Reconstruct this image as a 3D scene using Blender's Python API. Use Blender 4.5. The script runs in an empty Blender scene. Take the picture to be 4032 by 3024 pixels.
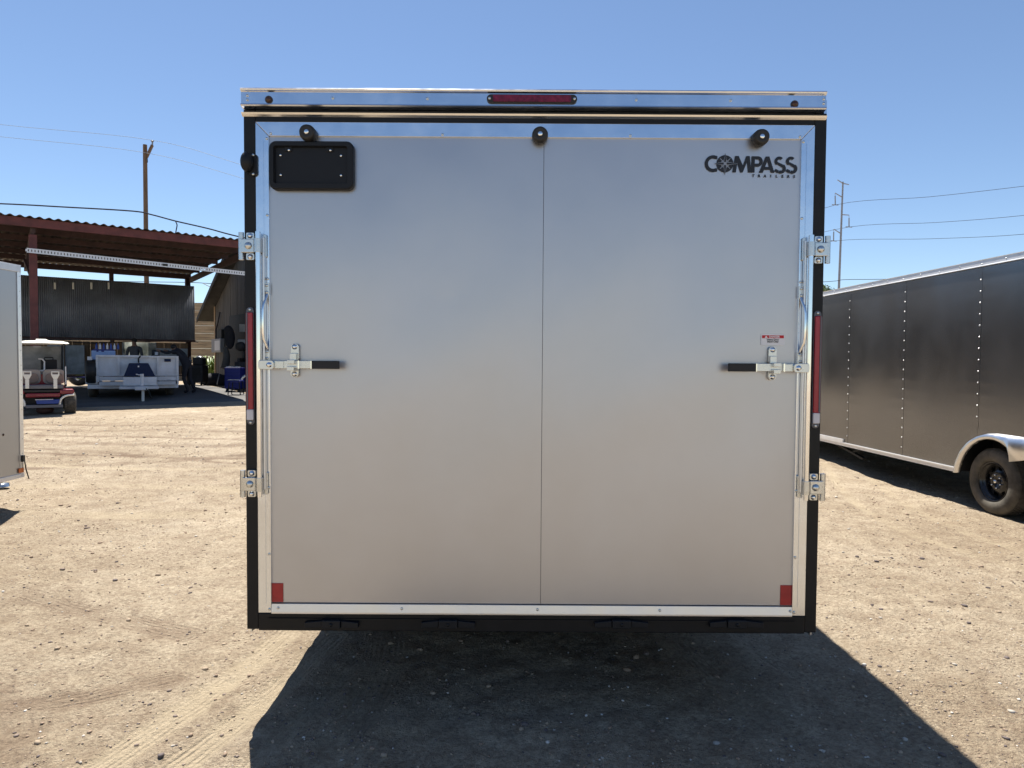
import bpy, bmesh, math, random
import numpy as np
from mathutils import Vector, Matrix
random.seed(7); rng = np.random.default_rng(7)
scene = bpy.context.scene
COL = scene.collection

# ------------------------------------------------------------------ camera
FPX, CAMH, ROLL, PITCH = 2650.0, 1.62, 0.0062, math.atan(88 / 2650.0)
cam_d = bpy.data.cameras.new("camera"); cam = bpy.data.objects.new("camera", cam_d); COL.objects.link(cam)
cam_d.sensor_fit = 'HORIZONTAL'; cam_d.sensor_width = 36; cam_d.lens = FPX / 4032 * 36
cam_d.clip_start = 0.05; cam_d.clip_end = 3000
_f = Vector((0, math.cos(PITCH), -math.sin(PITCH))); _u = Vector((0, math.sin(PITCH), math.cos(PITCH))); _r = Vector((1, 0, 0))
r2 = _r * math.cos(ROLL) + _u * math.sin(ROLL); u2 = _u * math.cos(ROLL) - _r * math.sin(ROLL)
m = Matrix((r2, u2, -_f)).transposed().to_4x4(); m.translation = Vector((0, 0, CAMH)); cam.matrix_world = m
scene.camera = cam

# ------------------------------------------------------------------ light
SUN_EL = math.atan(1 / math.hypot(.18, .43)); SUN_ROT = math.atan2(-.18, .43)
w = bpy.data.worlds.new("World"); scene.world = w; w.use_nodes = True
nt = w.node_tree; bg = nt.nodes['Background']
sky = nt.nodes.new('ShaderNodeTexSky'); sky.sky_type = 'NISHITA'; sky.sun_disc = False
sky.sun_elevation = SUN_EL; sky.sun_rotation = SUN_ROT; sky.altitude = 1200
sky.air_density = 1.0; sky.dust_density = 0.25; sky.ozone_density = 2.6
nt.links.new(sky.outputs[0], bg.inputs[0]); bg.inputs[1].default_value = 0.072
sd = bpy.data.lights.new("sun", 'SUN'); sun = bpy.data.objects.new("sun", sd); COL.objects.link(sun)
sd.energy = 4.95; sd.angle = math.radians(0.55); sd.color = (1.0, 0.945, 0.85)
sun.rotation_euler = Vector((.18, -.43, -1)).to_track_quat('-Z', 'Y').to_euler(); sun.location = (-4, 9, 22)
vs = scene.view_settings; vs.view_transform = 'Standard'; vs.look = 'None'; vs.exposure = 1.04; vs.gamma = 1; vs.use_curve_mapping = False

# ------------------------------------------------------------------ measuring helpers (turn a spot seen in the photo into a point at a real distance)
def ray(px, py):
    x = px - 2016; y = py - 1512
    x, y = x + ROLL * y, y - ROLL * x
    return Vector((x, FPX * math.cos(PITCH) - y * math.sin(PITCH), -FPX * math.sin(PITCH) - y * math.cos(PITCH)))
C0 = Vector((0, 0, CAMH))
def at(px, py, Y):
    d = ray(px, py); return C0 + d * (Y / d.y)
def hit(px, py, P, N):
    d = ray(px, py); P = Vector(P); N = Vector(N); return C0 + d * ((P - C0).dot(N) / d.dot(N))
def smooth(a, b, x):
    t = np.clip((x - a) / (b - a), 0, 1); return t * t * (3 - 2 * t)
def terrain(x, y):
    left = 0.42 * smooth(7.5, 15.5, y) + 0.20 * smooth(17, 25, y)
    right = 0.20 * smooth(8, 15, y)
    k = smooth(0, 5, x)
    return left * (1 - k) + right * k
def T(x, y): return float(terrain(np.float64(x), np.float64(y)))

# ------------------------------------------------------------------ materials
def mat(name, col, rough=.5, metal=0., var=0., vscale=3., bump=0., bscale=60., spec=None, coat=0., dist=.002, trans=0., stretch=None, col2=None, detail=4, rvar=0., bdet=3):
    mt = bpy.data.materials.new(name); mt.use_nodes = True; n = mt.node_tree; b = n.nodes['Principled BSDF']
    b.inputs['Base Color'].default_value = (*col, 1); b.inputs['Roughness'].default_value = rough; b.inputs['Metallic'].default_value = metal
    if spec is not None: b.inputs['Specular IOR Level'].default_value = spec
    if coat: b.inputs['Coat Weight'].default_value = coat; b.inputs['Coat Roughness'].default_value = .08
    if trans: b.inputs['Transmission Weight'].default_value = trans
    tc = None
    def coords():
        nonlocal tc
        if tc is None:
            t = n.nodes.new('ShaderNodeTexCoord'); mp = n.nodes.new('ShaderNodeMapping'); n.links.new(t.outputs['Object'], mp.inputs[0])
            if stretch: mp.inputs['Scale'].default_value = stretch
            tc = mp
        return tc.outputs[0]
    if var or col2:
        no = n.nodes.new('ShaderNodeTexNoise'); no.inputs['Scale'].default_value = vscale; no.inputs['Detail'].default_value = detail; no.inputs['Roughness'].default_value = .62
        n.links.new(coords(), no.inputs['Vector'])
        rp = n.nodes.new('ShaderNodeValToRGB'); c2 = col2 or tuple(c * (1 - var) for c in col); c1 = tuple(min(1, c * (1 + var)) for c in col)
        rp.color_ramp.elements[0].position = .35; rp.color_ramp.elements[1].position = .68
        rp.color_ramp.elements[0].color = (*c2, 1); rp.color_ramp.elements[1].color = (*c1, 1)
        n.links.new(no.outputs[0], rp.inputs[0]); n.links.new(rp.outputs[0], b.inputs['Base Color'])
        if rvar:
            mr = n.nodes.new('ShaderNodeMapRange'); mr.inputs['From Min'].default_value = .3; mr.inputs['From Max'].default_value = .7
            mr.inputs['To Min'].default_value = max(0, rough - rvar); mr.inputs['To Max'].default_value = rough + rvar
            n.links.new(no.outputs[0], mr.inputs[0]); n.links.new(mr.outputs[0], b.inputs['Roughness'])
    if bump:
        no = n.nodes.new('ShaderNodeTexNoise'); no.inputs['Scale'].default_value = bscale; no.inputs['Detail'].default_value = bdet
        n.links.new(coords(), no.inputs['Vector'])
        bp = n.nodes.new('ShaderNodeBump'); bp.inputs['Strength'].default_value = bump; bp.inputs['Distance'].default_value = dist
        n.links.new(no.outputs[0], bp.inputs['Height']); n.links.new(bp.outputs[0], b.inputs['Normal'])
    return mt
K = {}
K['door'] = mat('silver_paint', (.505, .508, .53), .33, .78, var=.05, vscale=1.1, bump=.25, bscale=420, dist=.0006, rvar=.03, spec=.6)
K['alu'] = mat('mill_aluminium', (.74, .78, .84), .20, 1, var=.05, vscale=5, rvar=.08, bump=.1, bscale=30, dist=.001, stretch=(1, 1, 1))
K['alu_dull'] = mat('satin_aluminium', (.72, .72, .73), .34, 1, var=.06, vscale=6, rvar=.07)
K['bright'] = mat('bright_rail', (.82, .80, .77), .22, 1)
K['zinc'] = mat('zinc_plate', (.62, .63, .62), .28, 1, var=.06, vscale=22, rvar=.06)
K['chrome'] = mat('polished_steel', (.82, .83, .84), .09, 1)
K['black'] = mat('black_satin_paint', (.008, .008, .009), .45, 0, var=.2, vscale=9, bump=.2, bscale=140, dist=.0006, spec=.28)
K['blackp'] = mat('black_moulded_plastic', (.008, .009, .012), .5, 0, bump=.3, bscale=600, dist=.0003, spec=.3)
K['rubber'] = mat('rubber', (.016, .015, .014), .55, 0, bump=.3, bscale=200, dist=.0006)
K['grip'] = mat('black_grip', (.008, .008, .01), .6)
K['lensred'] = mat('dark_red_lens', (.16, .008, .03), .18, 0, var=.35, vscale=60, bump=.5, bscale=180, dist=.001)
K['red'] = mat('red_reflector', (.42, .02, .02), .35, 0, var=.12, vscale=30)
K['tapered'] = mat('red_tail_lens', (.34, .012, .03), .22, 0, var=.1, vscale=40)
K['clear'] = mat('white_reverse_lens', (.62, .60, .64), .25)
K['smoke'] = mat('smoked_plastic', (.10, .10, .12), .3)
K['amber'] = mat('dark_amber_lens', (.05, .018, .008), .2)
K['orange'] = mat('orange_marker', (.55, .14, .02), .3)
K['print'] = mat('black_vinyl', (.008, .009, .014), .45)
K['printlight'] = mat('silver_vinyl', (.30, .31, .34), .4, .5)
K['sticker'] = mat('white_sticker', (.72, .72, .74), .4)
K['stickred'] = mat('sticker_red', (.50, .004, .012), .5)
K['sideskin'] = mat('grey_aluminium_skin', (.07, .07, .072), .3, .5)
K['char'] = mat('charcoal_skin', (.195, .195, .20), .23, .88, bump=.6, bscale=1.3, dist=.016, bdet=0, stretch=(1, 1, .7), var=.05, vscale=2, rvar=.03)
K['white'] = mat('white_trim', (.72, .72, .73), .35, .3, var=.06, vscale=8)
K['silverside'] = mat('silver_skin', (.42, .42, .43), .36, .8, bump=.3, bscale=1.5, dist=.008, bdet=0)
K['tyre'] = mat('dusty_tyre', (.085, .076, .062), .8, 0, var=.45, vscale=7, bump=.5, bscale=70, dist=.002)
K['rim'] = mat('gloss_black_rim', (.012, .012, .013), .22, 0, var=.2, vscale=12)
K['dark'] = mat('undercarriage_black', (.012, .012, .012), .7)
K['rust'] = mat('red_oxide_steel', (.105, .026, .024), .6, 0, var=.30, vscale=5, bump=.3, bscale=40)
K['rust2'] = mat('brown_oxide_steel', (.045, .020, .018), .65, 0, var=.35, vscale=5)
K['roofsheet'] = mat('weathered_roof_sheet', (.085, .062, .045), .6, .2, var=.4, vscale=2.5)
K['bluesheet'] = mat('dark_blue_grey_sheet', (.27, .29, .34), .5, .15, var=.25, vscale=1.2, rvar=.08)
K['wood'] = mat('weathered_plank', (.50, .37, .23), .85, 0, var=.32, vscale=2.2, bump=.5, bscale=14, dist=.01, stretch=(.5, 1, 6))
K['woodv'] = mat('weathered_upright_plank', (.42, .29, .175), .85, 0, var=.38, vscale=2.2, bump=.5, bscale=14, dist=.01, stretch=(6, 1, .5))
K['ply'] = mat('brown_board', (.14, .085, .045), .8, 0, var=.35, vscale=3, stretch=(4, 1, .6))
K['bwall'] = mat('grey_board_wall', (.085, .078, .070), .85, 0, var=.28, vscale=1.6, stretch=(4, 4, .5))
K['shingle'] = mat('dark_roof_felt', (.035, .032, .030), .85, 0, var=.3, vscale=4)
K['pole'] = mat('pole_wood', (.17, .105, .062), .85, 0, var=.3, vscale=3, stretch=(6, 6, .4), bump=.5, bscale=8, dist=.01)
K['wire'] = mat('wire', (.045, .045, .055), .8, spec=.1)
K['wirethin'] = mat('thin_wire', (.30, .37, .46), .6)
K['galv'] = mat('galvanised_steel', (.24, .25, .28), .5, .3, var=.1, vscale=3)
K['galvb'] = mat('galvanised_strip', (.60, .62, .66), .4, .3)
K['cartred'] = mat('burgundy_paint', (.20, .012, .025), .25, 0, coat=.4)
K['cream'] = mat('cream_plastic', (.80, .78, .70), .45)
K['white_paint'] = mat('white_painted_steel', (.66, .67, .70), .5, 0, var=.10, vscale=3, col2=(.58, .58, .58))
K['seat'] = mat('tan_vinyl', (.25, .18, .14), .5, 0, var=.12, vscale=6)
K['seat2'] = mat('beige_shell', (.38, .32, .27), .5)
K['greydeck'] = mat('grey_plastic_deck', (.14, .14, .155), .5)
K['bluebin'] = mat('blue_plastic', (.02, .06, .30), .45)
K['navy'] = mat('navy_diamond_plate', (.006, .018, .060), .5, 0, var=.15, vscale=20, spec=.2)
K['navy2'] = mat('navy_paint', (.010, .016, .16), .4)
K['card'] = mat('blue_printed_carton', (.30, .42, .68), .6, 0, var=.08, vscale=9)
K['glass'] = mat('milky_sheet', (.60, .62, .60), .3, 0, var=.25, vscale=2.5)
K['glass2'] = mat('grey_sheet', (.22, .25, .28), .25, 0, var=.35, vscale=2)
K['skin'] = mat('skin', (.20, .11, .075), .6)
K['hair'] = mat('hair', (.012, .010, .010), .7)
K['shirt'] = mat('grey_shirt', (.06, .065, .075), .85)
K['darkcloth'] = mat('dark_clothes', (.015, .016, .024), .85)
K['leaf'] = mat('leaf', (.085, .13, .03), .5, 0, var=.4, vscale=1.4)
K['leaf2'] = mat('bright_grass', (.14, .22, .05), .5, 0, var=.35, vscale=2.4)
K['bark'] = mat('bark', (.12, .085, .06), .9, 0, var=.3, vscale=9)
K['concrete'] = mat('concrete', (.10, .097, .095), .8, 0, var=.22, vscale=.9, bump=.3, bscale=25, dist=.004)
K['boxgrey'] = mat('grey_cabinet', (.24, .25, .27), .5, .2)
K['junk'] = mat('dark_workshop_steel', (.022, .022, .026), .6, .2, var=.4, vscale=5)

def milky():
    mt = bpy.data.materials.new('translucent_sheet'); mt.use_nodes = True; n = mt.node_tree; n.nodes.remove(n.nodes['Principled BSDF'])
    a = n.nodes.new('ShaderNodeBsdfDiffuse'); b = n.nodes.new('ShaderNodeBsdfTranslucent'); m_ = n.nodes.new('ShaderNodeMixShader'); m_.inputs[0].default_value = .55
    no = n.nodes.new('ShaderNodeTexNoise'); no.inputs['Scale'].default_value = 2.2; r = n.nodes.new('ShaderNodeValToRGB'); r.color_ramp.elements[0].color = (.28, .30, .27, 1); r.color_ramp.elements[1].color = (.85, .87, .83, 1); r.color_ramp.elements[0].position = .35; r.color_ramp.elements[1].position = .62
    n.links.new(no.outputs[0], r.inputs[0])
    for q in (a, b): n.links.new(r.outputs[0], q.inputs[0])
    n.links.new(a.outputs[0], m_.inputs[1]); n.links.new(b.outputs[0], m_.inputs[2]); n.links.new(m_.outputs[0], n.nodes['Material Output'].inputs[0]); return mt
K['glass'] = milky()
# ------------------------------------------------------------------ mesh builder
class MB:
    def __init__(s): s.v = []; s.f = []; s.sm = []
    def add(s, vs, fs, smooth=False):
        o = len(s.v); s.v += [tuple(v) for v in vs]; s.f += [tuple(i + o for i in f) for f in fs]; s.sm += [smooth] * len(fs); return s
    def box(s, a, b):
        x0, x1 = sorted((a[0], b[0])); y0, y1 = sorted((a[1], b[1])); z0, z1 = sorted((a[2], b[2]))
        return s.add([(x0, y0, z0), (x1, y0, z0), (x1, y1, z0), (x0, y1, z0), (x0, y0, z1), (x1, y0, z1), (x1, y1, z1), (x0, y1, z1)],
                     [(0, 3, 2, 1), (4, 5, 6, 7), (0, 1, 5, 4), (1, 2, 6, 5), (2, 3, 7, 6), (3, 0, 4, 7)])
    def beam(s, p, q, w, h, up=(0, 0, 1)):
        p = Vector(p); q = Vector(q); d = (q - p).normalized(); up = Vector(up)
        if abs(d.dot(up)) > .98: up = Vector((0, 1, 0))
        a = d.cross(up).normalized() * (w / 2); b = a.cross(d).normalized() * (h / 2)
        vs = [p - a - b, p + a - b, p + a + b, p - a + b, q - a - b, q + a - b, q + a + b, q - a + b]
        return s.add(vs, [(0, 1, 2, 3), (7, 6, 5, 4), (0, 4, 5, 1), (1, 5, 6, 2), (2, 6, 7, 3), (3, 7, 4, 0)])
    def tube(s, pts, r, n=10, caps=True, r1=None):
        pts = [Vector(p) for p in pts]; N = len(pts); rings = []
        prev = None
        for i, p in enumerate(pts):
            d = (pts[min(i + 1, N - 1)] - pts[max(i - 1, 0)]).normalized()
            if prev is None:
                a = d.cross(Vector((0, 0, 1)));
                if a.length < .05: a = d.cross(Vector((0, 1, 0)))
                a.normalize()
            else:
                a = (prev - d * prev.dot(d)).normalized()
            prev = a; b = d.cross(a)
            rr = r if r1 is None else r + (r1 - r) * i / max(1, N - 1)
            rings.append([p + a * (rr * math.cos(t * 2 * math.pi / n)) + b * (rr * math.sin(t * 2 * math.pi / n)) for t in range(n)])
        vs = [v for rg in rings for v in rg]; fs = []
        for i in range(N - 1):
            for t in range(n):
                fs.append((i * n + t, i * n + (t + 1) % n, (i + 1) * n + (t + 1) % n, (i + 1) * n + t))
        s.add(vs, fs, True)
        if caps:
            s.add(rings[0], [tuple(range(n))[::-1]]); s.add(rings[-1], [tuple(range(n))])
        return s
    def lathe(s, prof, n=32, O=(0, 0, 0), ax='y', skip=None, smooth=True):
        """profile of (radius, along)"""
        vs = []; fs = []; O = Vector(O)
        for (r, a) in prof:
            for t in range(n):
                c, q = r * math.cos(2 * math.pi * t / n), r * math.sin(2 * math.pi * t / n)
                vs.append(O + (Vector((c, a, q)) if ax == 'y' else Vector((a, c, q)) if ax == 'x' else Vector((c, q, a))))
        for i in range(len(prof) - 1):
            for t in range(n):
                if skip and skip(i, t): continue
                fs.append((i * n + t, i * n + (t + 1) % n, (i + 1) * n + (t + 1) % n, (i + 1) * n + t))
        return s.add(vs, fs, smooth)
    def prism(s, poly, y0, y1, plane='xz'):
        """2D outline (counterclockwise) given depth"""
        n = len(poly); P = (lambda a, b, c: (a, c, b)) if plane == 'xz' else (lambda a, b, c: (c, a, b)) if plane == 'yz' else (lambda a, b, c: (a, b, c))
        vs = [P(a, b, y0) for a, b in poly] + [P(a, b, y1) for a, b in poly]
        fs = [tuple(range(n)), tuple(range(2 * n - 1, n - 1, -1))] + [(i, i + n, (i + 1) % n + n, (i + 1) % n) for i in range(n)]
        return s.add(vs, fs)
    def ball(s, c, r, n=10, sc=(1, 1, 1)):
        vs = []; fs = []
        for i in range(n + 1):
            for j in range(2 * n):
                a = math.pi * i / n; b = math.pi * j / n
                vs.append((c[0] + r * sc[0] * math.sin(a) * math.cos(b), c[1] + r * sc[1] * math.sin(a) * math.sin(b), c[2] + r * sc[2] * math.cos(a)))
        for i in range(n):
            for j in range(2 * n):
                fs.append((i * 2 * n + j, (i + 1) * 2 * n + j, (i + 1) * 2 * n + (j + 1) % (2 * n), i * 2 * n + (j + 1) % (2 * n)))
        return s.add(vs, fs, True)
    def mesh(s, name, material):
        me = bpy.data.meshes.new(name); me.from_pydata(s.v, [], s.f); me.polygons.foreach_set('use_smooth', s.sm)
        bm = bmesh.new(); bm.from_mesh(me); bmesh.ops.recalc_face_normals(bm, faces=bm.faces); bm.to_mesh(me); bm.free()
        if material: me.materials.append(K[material] if isinstance(material, str) else material)
        return me
def rrect(x0, z0, x1, z1, r, n=5):
    o = []
    for cx, cz, a0 in ((x1 - r, z0 + r, -90), (x1 - r, z1 - r, 0), (x0 + r, z1 - r, 90), (x0 + r, z0 + r, 180)):
        for k in range(n + 1):
            a = math.radians(a0 + 90 * k / n); o.append((cx + r * math.cos(a), cz + r * math.sin(a)))
    return o
def tag(o, label=None, cat=None, group=None, kind=None):
    if label: o['label'] = label
    if cat: o['category'] = cat
    if group: o['group'] = group
    if kind: o['kind'] = kind
    return o
def thing(name, label, cat, loc=(0, 0, 0), rz=0, group=None):
    o = bpy.data.objects.new(name, None); COL.objects.link(o); o.location = loc; o.rotation_euler = (0, 0, rz); o.empty_display_size = .2
    return tag(o, label, cat, group)
def part(name, mb, material, parent=None, bevel=0, loc=None, label=None, kind=None):
    me = mb.mesh(name, material) if isinstance(mb, MB) else mb
    o = bpy.data.objects.new(name, me); COL.objects.link(o)
    if parent: o.parent = parent
    if loc is not None: o.location = loc
    if bevel:
        b = o.modifiers.new('bevel', 'BEVEL'); b.width = bevel; b.segments = 2; b.limit_method = 'ANGLE'; b.angle_limit = math.radians(40); b.harden_normals = False
    if label: o['label'] = label
    if kind: o['kind'] = kind
    return o
def solo(name, mb, material, label, cat, group=None, bevel=0):
    """a thing that is one mesh; origin moved to its base"""
    xs = np.array(mb.v); c = ((xs[:, 0].min() + xs[:, 0].max()) / 2, (xs[:, 1].min() + xs[:, 1].max()) / 2, xs[:, 2].min())
    mb.v = [(a - c[0], b - c[1], d - c[2]) for a, b, d in mb.v]
    o = part(name, mb, material, None, bevel, c); return tag(o, label, cat, group)
def struct(name, mb, material):
    o = part(name, mb, material); o['kind'] = 'structure'; return o
def copy_tree(o, parent=None):
    c = o.copy(); COL.objects.link(c); c.parent = parent
    for ch in [x for x in list(o.children)]: copy_tree(ch, c)
    return c
def text_mesh(txt, size, bold=0, depth=.0006, spacing=1., align='CENTER'):
    cu = bpy.data.curves.new('t', 'FONT'); cu.body = txt; cu.size = size; cu.align_x = align; cu.align_y = 'CENTER'
    cu.offset = bold; cu.extrude = depth; cu.space_character = spacing; cu.resolution_u = 3
    ob = bpy.data.objects.new('t', cu); COL.objects.link(ob)
    dg = bpy.context.evaluated_depsgraph_get(); me = bpy.data.meshes.new_from_object(ob.evaluated_get(dg))
    COL.objects.unlink(ob); bpy.data.objects.remove(ob)
    me.transform(Matrix.Rotation(math.radians(90), 4, 'X')); return me

# ------------------------------------------------------------------ value noise
def vnoise(x, y, s, seed):
    r = np.random.default_rng(seed); tb = r.random((256, 256))
    X = x / s; Y = y / s; xi = np.floor(X).astype(int); yi = np.floor(Y).astype(int); fx = X - xi; fy = Y - yi
    fx = fx * fx * (3 - 2 * fx); fy = fy * fy * (3 - 2 * fy)
    g = lambda a, b: tb[a % 256, b % 256]
    return (g(xi, yi) * (1 - fx) + g(xi + 1, yi) * fx) * (1 - fy) + (g(xi, yi + 1) * (1 - fx) + g(xi + 1, yi + 1) * fx) * fy - .5

# tyre tracks on the yard: (points, half width, strength, lightness)
TRK = [
 ([(-1.2, 4.6), (-1.35, 3.6), (-1.52, 3.0), (-1.68, 2.5), (-1.95, 1.8)], .085, 1.0, 1.0),
 ([(-1.02, 3.9), (-1.15, 3.2), (-1.33, 2.65), (-1.55, 2.0)], .07, 1.0, 1.0),
 ([(-.80, 3.6), (-.93, 3.0), (-1.10, 2.5), (-1.3, 2.0)], .05, .8, .4),
 ([(-1.0, 5.2), (-.62, 3.6), (-.75, 2.6), (-.9, 1.8)], .10, .9, .1),
 ([(.9, 4.4), (1.08, 3.4), (1.22, 2.7), (1.4, 1.9)], .10, .9, .1),
 ([(1.3, 4.4), (1.5, 3.4), (1.7, 2.7), (1.95, 1.9)], .07, .8, .1),
 ([(4.9, 10.5), (4.1, 8.2), (3.8, 6.6), (4.0, 5.2), (4.5, 4.2), (5.0, 3.4)], .06, .7, .9),
 ([(5.3, 10.2), (4.6, 8.0), (4.35, 6.4), (4.6, 5.0), (5.4, 3.9)], .06, .7, .7),
 ([(-14, 11.2), (-9, 11.6), (-5, 11.1), (-2, 11.7), (2, 13)], .12, 1.0, -.5),
 ([(-14, 12.6), (-9, 12.5), (-5, 12.6), (-2, 12.2), (2, 12)], .12, 1.0, -.4),
 ([(-14, 9.6), (-8, 9.3), (-5.5, 9.9), (-3.6, 10.8), (-1.5, 11.0)], .12, 1.0, -.6),
 ([(-14, 13.5), (-9, 13.8), (-5, 13.5), (-1, 14.5)], .10, 1.0, .5),
 ([(-14, 8.3), (-8, 8.2), (-5, 8.6), (-2.5, 8.2), (0, 8.3)], .14, .8, .8),
 ([(-12, 7.2), (-6, 7.1), (-3.5, 6.9), (-1, 7.3)], .16, .7, .9),
 ([(-14, 10.3), (-8, 10.6), (-4, 10.2), (0, 10.6)], .05, 1.1, -.8),
 ([(-14, 12.0), (-8, 12.1), (-4, 11.6), (0, 12.3)], .05, 1.1, -.8),
 ([(-14, 13.1), (-9, 13.1), (-4, 13.2), (0, 13.6)], .06, 1.1, -.7),
 ([(-14, 10.9), (-9, 11.0), (-6, 10.6), (-3.2, 9.6), (-1, 9.4)], .05, 1.1, -.8),
 ([(-12, 9.9), (-7.5, 9.9), (-5, 9.4), (-2, 9.9)], .09, 1.1, 1.0),
 ([(-3.6, 10.6), (-2.6, 10.9), (-1.6, 10.6)], .16, 1.1, -1.0),
 ([(-3.4, 4.6), (-2.6, 4.2), (-1.9, 3.9)], .10, .8, -.5),
 ([(-2.6, 3.05), (-2.1, 3.15), (-1.7, 3.35)], .09, .45, -.8),
 ([(-10, 4.4), (-4.5, 4.0), (-3.2, 3.5), (-2.4, 3.2), (-2.0, 2.7), (-2.1, 2.0)], .10, .45, -.6),
]
def track_fields(x, y):
    msk = np.zeros_like(x); uu = np.zeros_like(x); li = np.zeros_like(x)
    for pts, hw, st, lg in TRK:
        P = np.array(pts, float)
        # smooth the polyline
        for _ in range(3):
            Q = [P[0]]
            for i in range(len(P) - 1): Q += [P[i] * .75 + P[i + 1] * .25, P[i] * .25 + P[i + 1] * .75]
            Q.append(P[-1]); P = np.array(Q)
        lo = P.min(0) - 1; hi = P.max(0) + 1
        sel = np.where((x > lo[0]) & (x < hi[0]) & (y > lo[1]) & (y < hi[1]))[0]
        if not len(sel): continue
        X = x[sel]; Y = y[sel]; bd = np.full(len(sel), 9.); bu = np.zeros(len(sel)); acc = 0
        for i in range(len(P) - 1):
            a = P[i]; d = P[i + 1] - a; L = np.hypot(*d)
            if L < 1e-6: continue
            t = np.clip(((X - a[0]) * d[0] + (Y - a[1]) * d[1]) / L**2, 0, 1)
            ds = np.hypot(X - a[0] - d[0] * t, Y - a[1] - d[1] * t); k = ds < bd; bd[k] = ds[k]; bu[k] = (acc + t * L)[k]; acc += L
        mk = (1 - smooth(hw * .6, hw * 1.3, bd + .35 * hw * vnoise(X, Y, .09, 98))) * st * (0.35 + 1.3 * np.clip(vnoise(X, Y, .6, 99) + .5, 0, 1)) * (.75 + .6 * vnoise(X, Y, .11, 97)); bu = bd
        k = mk > msk[sel]; ix = sel[k]; msk[ix] = mk[k]; uu[ix] = bu[k]; li[ix] = lg * np.clip(mk[k], 0, 1)
    return np.clip(msk, 0, 1.4), uu, li
def relief(x, y, m=None):
    near = 1 - smooth(10, 30, y)
    h = .030 * vnoise(x, y, 1.3, 1) + .016 * vnoise(x, y, .42, 2)
    f = .012 * vnoise(x, y, .13, 3) + .010 * vnoise(x, y, .06, 4) + .008 * vnoise(x, y, .033, 5)
    if m is not None: f = f * (1 - .65 * np.clip(m, 0, 1)); h = h - .010 * np.clip(m, 0, 1)
    return (h + f) * near

# ------------------------------------------------------------------ ground
def axis(segs):
    o = [segs[0][0]]
    for a, b, s0, s1 in segs:
        x = a
        while x < b - 1e-6:
            t = (x - a) / (b - a); x = min(b, x + s0 + (s1 - s0) * t); o.append(x)
    return np.array(o)
ys = axis([(-60, -6, 6, 2), (-6, 1.9, 1, .25), (1.9, 2.6, .03, .014), (2.6, 5, .014, .028), (5, 9, .028, .06), (9, 17, .06, .16), (17, 40, .3, 2), (40, 900, 4, 90)])
xs = np.concatenate([-axis([(4, 16, .05, .12), (16, 40, .4, 3), (40, 900, 5, 90)])[::-1], axis([(-4, -2.6, .045, .022)])[1:-1], axis([(-2.6, 3.2, .0175, .0175)]), axis([(3.2, 7, .022, .05), (7, 16, .1, .4), (16, 40, .5, 3), (40, 900, 5, 90)])[1:]])
GX, GY = np.meshgrid(xs, ys); gx = GX.ravel(); gy = GY.ravel()
tm, tu, tl = track_fields(gx, gy)
gz = terrain(gx, gy) + relief(gx, gy, tm)
nx, ny = len(xs), len(ys); idx = np.arange(nx * ny).reshape(ny, nx)
quads = np.stack([idx[:-1, :-1], idx[:-1, 1:], idx[1:, 1:], idx[1:, :-1]], -1).reshape(-1, 4)
gm = bpy.data.meshes.new('dirt_ground'); gm.vertices.add(nx * ny); gm.vertices.foreach_set('co', np.stack([gx, gy, gz], 1).ravel())
gm.loops.add(quads.size); gm.loops.foreach_set('vertex_index', quads.ravel()); gm.polygons.add(len(quads))
gm.polygons.foreach_set('loop_start', np.arange(0, quads.size, 4)); gm.polygons.foreach_set('loop_total', np.full(len(quads), 4)); gm.polygons.foreach_set('use_smooth', np.ones(len(quads), bool)); gm.update()
for nm, arr in (('trk', tm), ('tru', tu), ('trl', tl)):
    a = gm.attributes.new(nm, 'FLOAT', 'POINT'); a.data.foreach_set('value', arr.astype(np.float32))
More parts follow.
